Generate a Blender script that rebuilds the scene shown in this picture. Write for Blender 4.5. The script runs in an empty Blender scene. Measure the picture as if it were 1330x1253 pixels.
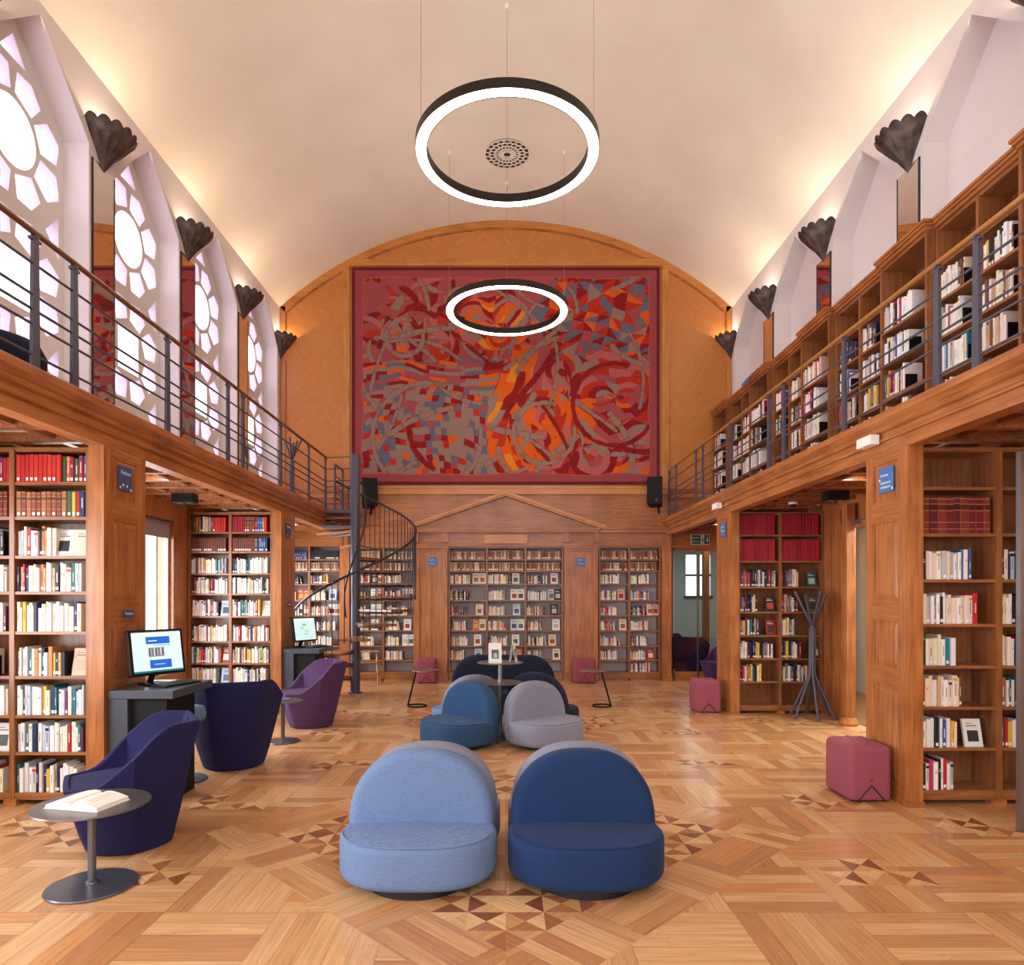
import bpy, math, random
# library hall with galleries
import numpy as np
from mathutils import Matrix, Vector
C = bpy.context.scene
COL = C.collection
PI = math.pi
rnd = random.Random(7)

# ------------------------------------------------------------------ camera, world, exposure
cam_d = bpy.data.cameras.new('camera')
cam_d.lens = 24.0; cam_d.sensor_width = 36.0; cam_d.sensor_fit = 'HORIZONTAL'
cam_d.shift_x = 8 / 1330; cam_d.shift_y = 147.5 / 1330
cam_d.clip_start = 0.05; cam_d.clip_end = 200
cam = bpy.data.objects.new('camera', cam_d); COL.objects.link(cam)
cam.location = (0, 0, 1.5); cam.rotation_euler = (PI / 2, 0, 0)
C.camera = cam
F = 1330 * 24 / 36
world = bpy.data.worlds.new('world'); C.world = world; world.use_nodes = True
wn = world.node_tree.nodes; wl = world.node_tree.links
bg = wn['Background']; bg.inputs['Color'].default_value = (0.93, 0.96, 1.0, 1); bg.inputs['Strength'].default_value = 2.2
vs = C.view_settings
vs.view_transform = 'Standard'; vs.look = 'None'; vs.gamma = 1.0; vs.use_curve_mapping = False
vs.exposure = 0.22
C.cycles.diffuse_bounces = 4; C.cycles.glossy_bounces = 3; C.cycles.max_bounces = 8
C.cycles.transparent_max_bounces = 12

def area(name, loc, rot, sx, sy, power, color, parent=None, spread=PI):
    d = bpy.data.lights.new(name, 'AREA'); d.shape = 'RECTANGLE'; d.size = sx; d.size_y = sy
    d.energy = power; d.color = color; d.spread = spread
    o = bpy.data.objects.new(name, d); COL.objects.link(o); o.location = loc; o.rotation_euler = rot
    if parent: o.parent = parent
    return o
DAY = (0.93, 0.93, 1.0); WARM = (1.0, 0.79, 0.58)
# daylight entering by the gallery windows and the ground floor windows, plus an added fill behind the camera
BAY_FAR = [6.55 + 1.8 * k for k in range(-5, 4)]
for yf in BAY_FAR:
    area('window_daylight', (-4.42, yf - .68, 4.6), (0, -PI / 2, 0), 3.7, 1.38, 40, DAY)
for y0, y1 in ((-.6, 0.9), (2.0, 4.5), (5.9, 8.1), (9.6, 11.7)):
    area('ground_window_daylight', (-4.5, (y0 + y1) / 2, 1.55), (0, -PI / 2, 0), 1.6, y1 - y0, 140, DAY)
area('back_fill', (0, -3.9, 3.6), (PI / 2, 0, 0), 6.4, 5.6, 120, (1.0, 0.95, 0.90))  # soft fill added behind the camera to brighten the hall from the front

# ------------------------------------------------------------------ helpers
def s2l(c):
    return tuple((v / 255 / 12.92) if v / 255 <= .04045 else ((v / 255 + .055) / 1.055) ** 2.4 for v in c)

class MB:
    def __init__(s): s.v = []; s.f = []; s.c = []; s.m = []; s.uv = []; s.T = None; s.col = (.5, .5, .5); s.mi = 0
    def add(s, vs, fs, uvs=None):
        n = len(s.v)
        if s.T is not None: vs = [tuple(s.T @ Vector(p)) for p in vs]
        s.v += [tuple(p) for p in vs]
        for k, f in enumerate(fs):
            s.f.append([n + i for i in f]); s.c.append(s.col); s.m.append(s.mi)
            s.uv.append(uvs[k] if uvs else None)
    def box(s, x0, x1, y0, y1, z0, z1):
        s.add([(x0,y0,z0),(x1,y0,z0),(x1,y1,z0),(x0,y1,z0),(x0,y0,z1),(x1,y0,z1),(x1,y1,z1),(x0,y1,z1)],
              [(3,2,1,0),(4,5,6,7),(0,1,5,4),(1,2,6,5),(2,3,7,6),(3,0,4,7)]); return s
    def prism(s, poly, axis, a, b):
        def p3(p, t):
            return (t, p[0], p[1]) if axis == 'x' else ((p[0], t, p[1]) if axis == 'y' else (p[0], p[1], t))
        n = len(poly)
        s.add([p3(p, a) for p in poly] + [p3(p, b) for p in poly],
              [tuple(range(n)), tuple(reversed(range(n, 2 * n)))] + [((i + 1) % n, i, n + i, n + (i + 1) % n) for i in range(n)]); return s
    def tube(s, path, r, n=10, r2=None, caps=True):
        P = [Vector(p) for p in path]; m = len(P); vs = []; fs = []
        up = None
        for i in range(m):
            t = (P[min(i + 1, m - 1)] - P[max(i - 1, 0)]).normalized()
            if up is None: up = Vector((0, 0, 1)) if abs(t.z) < .9 else Vector((1, 0, 0))
            a = t.cross(up).normalized(); b = t.cross(a).normalized(); up = -b if b.dot(up) < 0 else b
            b = up; a = t.cross(b).normalized()
            rr = r if r2 is None else r + (r2 - r) * i / (m - 1)
            for k in range(n):
                w = 2 * PI * k / n
                vs.append(P[i] + a * math.cos(w) * rr + b * math.sin(w) * rr)
        for i in range(m - 1):
            for k in range(n):
                fs.append((i*n+k, i*n+(k+1)%n, (i+1)*n+(k+1)%n, (i+1)*n+k))
        if caps: fs += [tuple(reversed(range(n))), tuple(range((m-1)*n, m*n))]
        s.add(vs, fs); return s
    def lathe(s, prof, cx=0, cy=0, n=32):
        vs = []; fs = []; m = len(prof)
        for r, z in prof:
            for k in range(n):
                w = 2 * PI * k / n; vs.append((cx + r * math.cos(w), cy + r * math.sin(w), z))
        for i in range(m - 1):
            for k in range(n): fs.append((i*n+k, i*n+(k+1)%n, (i+1)*n+(k+1)%n, (i+1)*n+k))
        fs += [tuple(reversed(range(n))), tuple(range((m-1)*n, m*n))]
        s.add(vs, fs); return s
    def rings(s, rings, cap0=True, cap1=True):
        n = len(rings[0]); vs = [p for r in rings for p in r]; fs = []
        for i in range(len(rings) - 1):
            for k in range(n): fs.append((i*n+k, i*n+(k+1)%n, (i+1)*n+(k+1)%n, (i+1)*n+k))
        def cap(i, flip):
            c = sum((Vector(p) for p in rings[i]), Vector()) / n
            vs.append(tuple(c)); ci = len(vs) - 1
            for k in range(n):
                a, b = i*n+k, i*n+(k+1)%n
                fs.append((b, a, ci) if flip else (a, b, ci))
        if cap0: cap(0, True)
        if cap1: cap(len(rings) - 1, False)
        s.add(vs, fs); return s
    def build(s, name, mat, parent=None, smooth=None, bevel=0, recalc=True, loc=None):
        me = bpy.data.meshes.new(name)
        me.from_pydata(s.v, [], s.f); me.update()
        mats = mat if isinstance(mat, (list, tuple)) else [mat]
        for mm in mats: me.materials.append(mm)
        if len(mats) > 1: me.polygons.foreach_set('material_index', s.m)
        at = me.color_attributes.new('Col', 'FLOAT_COLOR', 'CORNER')
        cols = []
        for f, c in zip(s.f, s.c): cols += [c[0], c[1], c[2], 1.0] * len(f)
        at.data.foreach_set('color', cols)
        if any(u for u in s.uv):
            uvl = me.uv_layers.new(name='UVMap'); fl = []
            for f, u in zip(s.f, s.uv):
                for k in range(len(f)): fl += list(u[k]) if u else [0, 0]
            uvl.data.foreach_set('uv', fl)
        if recalc:
            import bmesh
            bm = bmesh.new(); bm.from_mesh(me); bmesh.ops.recalc_face_normals(bm, faces=bm.faces); bm.to_mesh(me); bm.free()
        if smooth:
            me.polygons.foreach_set('use_smooth', [True] * len(me.polygons))
            if smooth is not True: me.set_sharp_from_angle(angle=math.radians(smooth))
        o = bpy.data.objects.new(name, me); COL.objects.link(o)
        if parent: o.parent = parent
        if loc: o.location = loc
        if bevel:
            b = o.modifiers.new('bevel', 'BEVEL'); b.width = bevel; b.segments = 2; b.limit_method = 'ANGLE'
        return o

def tag(o, label, cat, group=None, kind=None):
    o['label'] = label; o['category'] = cat
    if group: o['group'] = group
    if kind: o['kind'] = kind
    return o
def thing(name, label, cat, loc=(0, 0, 0), rotz=0, group=None):
    o = bpy.data.objects.new(name, None); COL.objects.link(o); o.empty_display_size = .1
    o.location = loc; o.rotation_euler = (0, 0, rotz); return tag(o, label, cat, group)
def struct(o): o['kind'] = 'structure'; return o
def copy_tree(o, parent=None):
    c = o.copy(); COL.objects.link(c)
    if parent: c.parent = parent
    for ch in list(o.children): copy_tree(ch, c)
    return c

# ------------------------------------------------------------------ materials
def mat(name, color=(.5,.5,.5), rough=.5, metal=0, emit=None, es=0, spec=None, coat=0):
    m = bpy.data.materials.new(name); m.use_nodes = True
    b = m.node_tree.nodes['Principled BSDF']
    b.inputs['Base Color'].default_value = (*color, 1); b.inputs['Roughness'].default_value = rough
    b.inputs['Metallic'].default_value = metal
    if emit: b.inputs['Emission Color'].default_value = (*emit, 1); b.inputs['Emission Strength'].default_value = es
    if spec is not None: b.inputs['Specular IOR Level'].default_value = spec
    if coat: b.inputs['Coat Weight'].default_value = coat; b.inputs['Coat Roughness'].default_value = .15
    return m
def nt(m): return m.node_tree.nodes, m.node_tree.links, m.node_tree.nodes['Principled BSDF']
def ramp(N, stops):
    r = N.new('ShaderNodeValToRGB'); e = r.color_ramp.elements
    while len(e) < len(stops): e.new(.5)
    for k, (p, c) in enumerate(stops): e[k].position = p; e[k].color = (*c, 1)
    return r
def add_bump(m, fac, dist=.002, strength=.4):
    N, L, b = nt(m); bp = N.new('ShaderNodeBump'); bp.inputs['Strength'].default_value = strength; bp.inputs['Distance'].default_value = dist
    L.new(fac, bp.inputs['Height']); L.new(bp.outputs['Normal'], b.inputs['Normal'])

def wood(name, dark, mid, light, axis='z', rough=.38, coord='Object', coat=.15):
    m = mat(name, mid, rough, coat=coat); N, L, b = nt(m)
    tc = N.new('ShaderNodeTexCoord'); mp = N.new('ShaderNodeMapping')
    sc = {'x': (1.6, 22, 22), 'y': (22, 1.6, 22), 'z': (22, 22, 1.6)}[axis]
    mp.inputs['Scale'].default_value = sc
    L.new(tc.outputs[coord], mp.inputs['Vector'])
    n1 = N.new('ShaderNodeTexNoise'); n1.inputs['Scale'].default_value = 1.6; n1.inputs['Detail'].default_value = 7; n1.inputs['Distortion'].default_value = .6
    L.new(mp.outputs['Vector'], n1.inputs['Vector'])
    n2 = N.new('ShaderNodeTexNoise'); n2.inputs['Scale'].default_value = 2.2; n2.inputs['Detail'].default_value = 2
    L.new(tc.outputs[coord], n2.inputs['Vector'])
    mx = N.new('ShaderNodeMath'); mx.operation = 'MULTIPLY_ADD'; mx.inputs[1].default_value = .40
    L.new(n2.outputs['Fac'], mx.inputs[0])
    mm = N.new('ShaderNodeMath'); mm.operation = 'MULTIPLY'; mm.inputs[1].default_value = .6
    L.new(n1.outputs['Fac'], mm.inputs[0]); L.new(mm.outputs[0], mx.inputs[2])
    r = ramp(N, [(.30, dark), (.50, mid), (.66, light)])
    L.new(mx.outputs[0], r.inputs['Fac']); L.new(r.outputs['Color'], b.inputs['Base Color'])
    add_bump(m, n1.outputs['Fac'], .001, .25)
    return m
oakD, oakM, oakL = s2l((124, 70, 34)), s2l((168, 102, 52)), s2l((190, 124, 68))
M = {}
M['oak_v'] = wood('oak_vertical', oakD, oakM, oakL, 'z')
M['oak_x'] = wood('oak_across', oakD, oakM, oakL, 'x')
M['oak_y'] = wood('oak_along', oakD, oakM, oakL, 'y')
M['shelf_v'] = wood('shelf_oak_upright', s2l((106, 62, 32)), s2l((142, 88, 48)), s2l((162, 106, 60)), 'z')
M['shelf_x'] = wood('shelf_oak_board', s2l((106, 62, 32)), s2l((148, 94, 52)), s2l((170, 114, 66)), 'x')
M['soffit'] = wood('soffit_wood', s2l((96, 52, 28)), s2l((150, 92, 52)), s2l((176, 116, 70)), 'y')
M['honey'] = wood('honey_trim', s2l((170, 102, 46)), s2l((198, 130, 64)), s2l((208, 142, 76)), 'x')
M['honey_v'] = wood('honey_trim_upright', s2l((170, 102, 46)), s2l((198, 130, 64)), s2l((208, 142, 76)), 'z')
M['field'] = wood('pediment_wood', s2l((120, 70, 40)), s2l((158, 98, 58)), s2l((176, 114, 68)), 'x')
M['ladder'] = wood('ladder_wood', s2l((120, 76, 40)), s2l((168, 116, 66)), s2l((190, 140, 86)), 'z')
M['plaster'] = mat('cream_plaster', s2l((226, 216, 204)), .85)
M['white_wall'] = mat('white_wall_paint', s2l((228, 220, 216)), .8)
M['soffit_white'] = mat('soffit_paint', s2l((225, 215, 205)), .8)
M['case_back'] = mat('pale_case_back', s2l((190, 184, 186)), .8)
M['iron'] = mat('painted_iron', s2l((84, 84, 96)), .4, .3)
M['iron_dark'] = mat('dark_iron', s2l((48, 46, 50)), .4, .3)
M['black'] = mat('black_plastic', s2l((13, 13, 15)), .6, spec=.25)
M['steel'] = mat('brushed_steel', s2l((150, 150, 152)), .3, .9)
M['table_top'] = mat('grey_metal_top', s2l((112, 106, 104)), .28, .6)
M['table_base'] = mat('grey_metal_base', s2l((110, 112, 120)), .28, .7)
M['bronze'] = mat('dark_bronze', s2l((74, 58, 50)), .5, .4)
M['desk'] = mat('charcoal_laminate', s2l((66, 72, 82)), .35)
M['handrail'] = mat('varnished_handrail', s2l((120, 74, 36)), .25, coat=.4)
M['brass'] = mat('brass_rail', s2l((176, 124, 60)), .3, .3)
M['white'] = mat('white_plastic', s2l((235, 235, 232)), .4)
M['paper'] = mat('paper', s2l((240, 236, 226)), .8)
M['blue_sign'] = mat('blue_sign', s2l((66, 116, 178)), .5)
M['blue_sign_dark'] = mat('dark_blue_sign', s2l((52, 82, 128)), .5)
M['green_sign'] = mat('green_sign', s2l((20, 84, 60)), .5)
M['glow'] = mat('lamp_diffuser', (1, .9, .75), .5, emit=(1.0, .84, .62), es=13)
M['uplight'] = mat('upward_diffuser', (1, .9, .75), .5, emit=(1.0, .91, .78), es=9)
M['mirror'] = mat('mirror_glass', (.86, .84, .84), .02, 1)
M['copper'] = mat('blackened_steel_ring', s2l((46, 40, 36)), .4, .5)
M['blind'] = mat('grey_roller_blind', s2l((150, 138, 136)), .8)
M['grey_wall'] = mat('grey_green_wall', s2l((190, 198, 192)), .8)
M['cushion_dark'] = mat('dark_under_plinth', s2l((20, 20, 24)), .6)

def wavy(m, amount=.12, sc=30):     # streaked bronze, hammered iron
    N, L, b = nt(m); tc = N.new('ShaderNodeTexCoord'); n = N.new('ShaderNodeTexNoise'); n.inputs['Scale'].default_value = sc; n.inputs['Detail'].default_value = 4
    L.new(tc.outputs['Object'], n.inputs['Vector']); add_bump(m, n.outputs['Fac'], .004, amount * 4)
wavy(M['bronze'], .1, 14); wavy(M['iron'], .05, 40)
def mottle(m, lo, hi, sc=3.0):
    N, L, b = nt(m); tc = N.new('ShaderNodeTexCoord'); n = N.new('ShaderNodeTexNoise'); n.inputs['Scale'].default_value = sc; n.inputs['Detail'].default_value = 3
    L.new(tc.outputs['Object'], n.inputs['Vector']); r = ramp(N, [(.35, lo), (.65, hi)])
    L.new(n.outputs['Fac'], r.inputs['Fac']); L.new(r.outputs['Color'], b.inputs['Base Color'])
mottle(M['plaster'], s2l((228, 220, 203)), s2l((234, 227, 212)), 1.2)
mottle(M['white_wall'], s2l((225, 217, 214)), s2l((231, 224, 220)), 1.5)
mottle(M['bronze'], s2l((70, 58, 56)), s2l((108, 92, 84)), 9)

def fabric(name, c, sheen=.3):
    m = mat(name, c, .92, spec=.15); N, L, b = nt(m)
    b.inputs['Sheen Weight'].default_value = sheen * .15; b.inputs['Sheen Roughness'].default_value = .5
    tc = N.new('ShaderNodeTexCoord'); mp = N.new('ShaderNodeMapping'); mp.inputs['Scale'].default_value = (40, 40, 320)
    L.new(tc.outputs['Object'], mp.inputs['Vector'])
    n = N.new('ShaderNodeTexNoise'); n.inputs['Scale'].default_value = 1; n.inputs['Detail'].default_value = 3
    L.new(mp.outputs['Vector'], n.inputs['Vector'])
    r = ramp(N, [(.3, tuple(v * .86 for v in c)), (.7, tuple(min(1, v * 1.12) for v in c))])
    L.new(n.outputs['Fac'], r.inputs['Fac']); L.new(r.outputs['Color'], b.inputs['Base Color'])
    add_bump(m, n.outputs['Fac'], .001, .3)
    return m
M['f_light'] = fabric('light_blue_wool', s2l((108, 132, 170)))
M['f_navy'] = fabric('deep_blue_wool', s2l((32, 54, 94)))
M['f_grey'] = fabric('grey_blue_wool', s2l((132, 134, 152)))
M['f_mid'] = fabric('mid_blue_wool', s2l((46, 76, 112)))
M['f_midnight'] = fabric('midnight_wool', s2l((30, 34, 52)))
M['f_indigo'] = fabric('indigo_wool', s2l((38, 36, 78)), .2)
M['f_purple'] = fabric('purple_wool', s2l((86, 60, 98)), .2)
M['f_purple_dark'] = fabric('dark_purple_wool', s2l((74, 42, 84)), .2)
M['f_rose'] = fabric('rose_wool', s2l((148, 76, 88)))

def glass(name, tint, gloss=.08):
    m = bpy.data.materials.new(name); m.use_nodes = True; N = m.node_tree.nodes; L = m.node_tree.links
    N.remove(N['Principled BSDF']); out = N['Material Output']
    t = N.new('ShaderNodeBsdfTransparent'); t.inputs['Color'].default_value = (*tint, 1)
    g = N.new('ShaderNodeBsdfGlossy'); g.inputs['Roughness'].default_value = .02
    mx = N.new('ShaderNodeMixShader'); mx.inputs['Fac'].default_value = gloss
    L.new(t.outputs[0], mx.inputs[1]); L.new(g.outputs[0], mx.inputs[2]); L.new(mx.outputs[0], out.inputs['Surface'])
    return m
M['glass'] = glass('clear_glass', (.93, .95, .94))
M['glass_lilac'] = glass('lilac_glass', (.78, .70, .84), .05)

def vcol(name, rough=.55, spec=.4, coat=0):
    m = mat(name, (.5,.5,.5), rough, spec=spec, coat=coat); N, L, b = nt(m)
    a = N.new('ShaderNodeAttribute'); a.attribute_name = 'Col'; L.new(a.outputs['Color'], b.inputs['Base Color'])
    return m
M['book'] = vcol('book_cover', .5)
M['print'] = vcol('printed_card', .6)
M['tapestry'] = vcol('woven_tapestry', .95, .1)
if True:
    m = M['tapestry']; N, L, b = nt(m); tc = N.new('ShaderNodeTexCoord'); mp = N.new('ShaderNodeMapping'); mp.inputs['Scale'].default_value = (60, 60, 240)
    n = N.new('ShaderNodeTexNoise'); n.inputs['Scale'].default_value = 1
    L.new(tc.outputs['Object'], mp.inputs['Vector']); L.new(mp.outputs['Vector'], n.inputs['Vector']); add_bump(m, n.outputs['Fac'], .004, .5)
    m = bpy.data.materials.new('monitor_picture'); m.use_nodes = True; M['screen'] = m; N, L, b = nt(m)
    a = N.new('ShaderNodeAttribute'); a.attribute_name = 'Col'; L.new(a.outputs['Color'], b.inputs['Base Color']); L.new(a.outputs['Color'], b.inputs['Emission Color'])
    b.inputs['Emission Strength'].default_value = .75; b.inputs['Roughness'].default_value = .3
    # parquet: plank colour from the mesh, grain along each plank by its UV
    m = vcol('oak_parquet', .3, .45, .25); M['parquet'] = m; N, L, b = nt(m)
    a = [x for x in N if x.type == 'ATTRIBUTE'][0]
    uv = N.new('ShaderNodeUVMap'); uv.uv_map = 'UVMap'; mp = N.new('ShaderNodeMapping'); mp.inputs['Scale'].default_value = (3, 70, 1)
    n = N.new('ShaderNodeTexNoise'); n.inputs['Scale'].default_value = 1; n.inputs['Detail'].default_value = 5
    L.new(uv.outputs['UV'], mp.inputs['Vector']); L.new(mp.outputs['Vector'], n.inputs['Vector'])
    r = ramp(N, [(.3, (.78, .74, .70)), (.7, (1.12, 1.12, 1.12))]); L.new(n.outputs['Fac'], r.inputs['Fac'])
    mx = N.new('ShaderNodeMix'); mx.data_type = 'RGBA'; mx.blend_type = 'MULTIPLY'; mx.inputs['Factor'].default_value = 1
    L.new(a.outputs['Color'], mx.inputs['A']); L.new(r.outputs['Color'], mx.inputs['B']); L.new(mx.outputs['Result'], b.inputs['Base Color'])
    tc = N.new('ShaderNodeTexCoord'); n3 = N.new('ShaderNodeTexNoise'); n3.inputs['Scale'].default_value = 2.5; n3.inputs['Detail'].default_value = 4
    L.new(tc.outputs['Object'], n3.inputs['Vector']); mr = N.new('ShaderNodeMapRange'); mr.inputs['To Min'].default_value = .2; mr.inputs['To Max'].default_value = .42
    L.new(n3.outputs['Fac'], mr.inputs['Value']); L.new(mr.outputs['Result'], b.inputs['Roughness'])
    # quarter-matched veneer of the end wall: grain running in diamonds
    m = mat('diamond_veneer', (.5,.25,.1), .32, coat=.35); M['veneer'] = m; N, L, b = nt(m)
    tc = N.new('ShaderNodeTexCoord'); sp = N.new('ShaderNodeSeparateXYZ'); L.new(tc.outputs['Object'], sp.inputs[0])
    def math_(op, x, y=None, v=None):
        k = N.new('ShaderNodeMath'); k.operation = op
        L.new(x, k.inputs[0])
        if y is not None: L.new(y, k.inputs[1])
        if v is not None: k.inputs[1].default_value = v
        return k.outputs[0]
    px = math_('PINGPONG', math_('ADD', sp.outputs['X'], v=20.7), v=.7)
    pz = math_('PINGPONG', math_('ADD', sp.outputs['Z'], v=20.0), v=1.6)
    u = math_('ADD', px, pz); v = math_('SUBTRACT', px, pz)
    cb = N.new('ShaderNodeCombineXYZ'); L.new(math_('MULTIPLY', u, v=26), cb.inputs[0]); L.new(math_('MULTIPLY', v, v=1.6), cb.inputs[1])
    n = N.new('ShaderNodeTexNoise'); n.inputs['Scale'].default_value = 1.3; n.inputs['Detail'].default_value = 6; L.new(cb.outputs[0], n.inputs['Vector'])
    r = ramp(N, [(.28, s2l((186, 114, 54))), (.5, s2l((198, 126, 62))), (.75, s2l((208, 138, 72)))])
    L.new(n.outputs['Fac'], r.inputs['Fac']); L.new(r.outputs['Color'], b.inputs['Base Color'])

# ------------------------------------------------------------------ floor
def clip(poly, hp):                 # keep a*x+b*y<=c ; poly of (x,y,u,v)
    a, b_, c = hp; out = []
    for i in range(len(poly)):
        p, q = poly[i], poly[(i + 1) % len(poly)]
        dp, dq = a*p[0] + b_*p[1] - c, a*q[0] + b_*q[1] - c
        if dp <= 0: out.append(p)
        if (dp < 0 < dq) or (dq < 0 < dp):
            t = dp / (dp - dq); out.append(tuple(p[k] + (q[k] - p[k]) * t for k in range(4)))
    return out
planks = [s2l(c) for c in ((208,162,114),(196,148,100),(212,168,124),(184,134,90),(204,156,108),(182,128,84),(210,166,118),(192,140,94),(202,144,92),(214,170,122))]
starD = [s2l(c) for c in ((142,88,56),(160,102,66),(132,78,50),(170,114,74))]
starL = [s2l(c) for c in ((220,180,132),(210,166,116),(200,150,100))]
fl = MB()
def piece(pts, col, hps=(), z=0.0, ang=0.0, off=None):
    ca, sa = math.cos(ang), math.sin(ang); o1, o2 = off or (rnd.random() * 50, rnd.random() * 50)
    poly = [(x, y, x*ca + y*sa + o1, -x*sa + y*ca + o2) for x, y in pts]
    for h in hps:
        poly = clip(poly, h)
        if len(poly) < 3: return
    fl.col = col; fl.add([(p[0], p[1], z) for p in poly], [tuple(range(len(poly)))], [[(p[2], p[3]) for p in poly]])
def weave(x0, x1, y0, y1, hps, rot=False, W=.54, n=5, ox=0, oy=0):
    cr, sr = (math.sqrt(.5), math.sqrt(.5)) if rot else (1, 0)
    f = lambda u, v: (ox + u*cr - v*sr, oy + u*sr + v*cr)
    i0, i1, j0, j1 = (int(math.floor(x0/W)), int(math.ceil(x1/W)), int(math.floor(y0/W)), int(math.ceil(y1/W)))
    for i in range(i0, i1):
        for j in range(j0, j1):
            horiz = (i + j) % 2 == 0
            for k in range(n):
                a, b_ = k * W / n, (k + 1) * W / n
                r4 = (i*W, (i+1)*W, j*W + a, j*W + b_) if horiz else (i*W + a, i*W + b_, j*W, (j+1)*W)
                g = .0008
                pts = [f(r4[0]+g, r4[2]+g), f(r4[1]-g, r4[2]+g), f(r4[1]-g, r4[3]-g), f(r4[0]+g, r4[3]-g)]
                piece(pts, rnd.choice(planks), hps, 0, (0 if horiz else PI/2) + (PI/4 if rot else 0))
def star_cell(x, y, w, hps, z=0.0, par=0, soft=0):
    c = (x + w/2, y + w/2); P = [(x, y), (x+w, y), (x+w, y+w), (x, y+w)]
    for k in range(4):
        D = (k + par) % 2 == 0
        col = rnd.choice(starD if D and rnd.random() > soft else starL)
        piece([P[k], P[(k+1) % 4], c], col, hps, z, k * PI/2 + PI/4)
PY = 3.84; D0, D1, D2 = .90, 1.44, 1.92
for kc in range(-3, 3):
    Yk = 4.32 + PY * kc
    for sx in (1, -1):
        for sy in (1, -1):
            quad = [(-sx, 0, 0), (0, -sy, -sy * Yk), (sx, 0, 4.12)] 
            lo = lambda d: (-sx, -sy, -(d + sy * Yk)); hi = lambda d: (sx, sy, d + sy * Yk)
            ylo, yhi = min(Yk, Yk + sy * D2), max(Yk, Yk + sy * D2)
            xlo, xhi = (0, 4.12) if sx > 0 else (-4.12, 0)
            if yhi < -4: continue
            cap_ = [(0, sy, sy * (Yk + sy * D2)), (0, 1, 12.42)]
            weave(min(0, sx*D0), max(0, sx*D0), ylo - .01, yhi + .01, quad + [hi(D0)] + cap_, W=.36, n=3)
            weave(xlo, xhi, ylo - .01, yhi + .01, quad + [lo(D2)] + cap_)
            weave(-3.2, 3.2, -3.2, 3.2, quad + [lo(D1), hi(D2)] + cap_, rot=True, W=.48, n=5, ox=0, oy=Yk)
            w = .18; nI = 8
            for i in range(nI):
                for j in range(nI + 3):
                    x = sx * i * w if sx > 0 else -(i + 1) * w; y = Yk + (sy * j * w if sy > 0 else -(j + 1) * w)
                    if (i + j + 2) * w < D0 - .01 or (i + j) * w > D1 + .01: continue
                    star_cell(x, y, w, quad + [lo(D0), hi(D1)] + cap_, 0, (i + j) % 2, .3)
for yb in (-.3, 3.54, 7.38):      # small inlaid clusters beside the big diamonds
    for sx in (-1, 1):
        for cx, cy, sh in ((1.98, 0, ((0,0),(1,0),(-1,0),(0,1))), (3.06, .72, ((0,0),(1,0),(0,1),(-1,1),(2,-1))), (1.62, 2.52, ((0,0),(1,0),(0,-1),(2,0))), (2.16, 1.26, ((0,0),(1,0),(2,0),(0,1)))):
            for i, j in sh:
                star_cell(sx * cx + i * .18 - .09, yb + cy + j * .18, .18, (), .0006, (i + j) % 2, .25)
fl.build('floor', M['parquet'], recalc=False)['kind'] = 'structure'
gb = MB(); gb.box(-4.6, 6.0, -4.2, 17, -.12, -.003)
struct(gb.build('floor_slab', mat('floor_joint', s2l((110, 72, 42)), .6)))
# ------------------------------------------------------------------ shell: walls, vault, galleries
YB, YE = -4.0, 12.1
ZG = 2.86                    # gallery floor
XW, SPR, CRN = 4.0, 6.6, 8.14
RISE = CRN - SPR; RAD = (XW**2 + RISE**2) / (2 * RISE)
arc = lambda x, r=RAD: CRN - RAD + math.sqrt(max(0, r*r - x*x))
v = MB(); nA = 48; amax = math.asin(XW / RAD)
for i in range(nA):
    a0, a1 = -amax + 2*amax*i/nA, -amax + 2*amax*(i+1)/nA
    q = lambda a, r: (r*math.sin(a), CRN - RAD + r*math.cos(a))
    v.prism([q(a0, RAD), q(a1, RAD), q(a1, RAD+.15), q(a0, RAD+.15)], 'y', YB, YE + .25)
struct(v.build('ceiling', M['plaster'], smooth=30))

def recess_wall(s, back):
    m = MB(); X0, X1 = s*XW, s*4.24
    def quad(pts): m.add(pts, [tuple(range(len(pts)))])
    ys = [YB]
    prev = YB
    for yf in BAY_FAR:
        y0, y1, ym = yf - 1.36, yf, yf - .68; zs, za = 5.85, 6.5
        quad([(X0, prev, ZG-.2), (X0, y0, ZG-.2), (X0, y0, SPR+.02), (X0, prev, SPR+.02)])
        quad([(X0, y0, zs), (X0, ym, za), (X0, ym, SPR+.02), (X0, y0, SPR+.02)])
        quad([(X0, ym, za), (X0, y1, zs), (X0, y1, SPR+.02), (X0, ym, SPR+.02)])
        edge = [(y0, ZG-.2), (y0, zs), (ym, za), (y1, zs), (y1, ZG-.2)]
        for a, b_ in zip(edge, edge[1:]):
            quad([(X0, a[0], a[1]), (X0, b_[0], b_[1]), (X1, b_[0], b_[1]), (X1, a[0], a[1])])
        if back: quad([(X1, y0-.02, ZG-.2), (X1, y1+.02, ZG-.2), (X1, y1+.02, SPR), (X1, y0-.02, SPR)])
        prev = y1
    quad([(X0, prev, ZG-.2), (X0, YE+.2, ZG-.2), (X0, YE+.2, SPR+.02), (X0, prev, SPR+.02)])
    return m.build('wall_left' if s < 0 else 'wall_right', M['white_wall'])
struct(recess_wall(-1, False)); struct(recess_wall(1, True))

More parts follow.
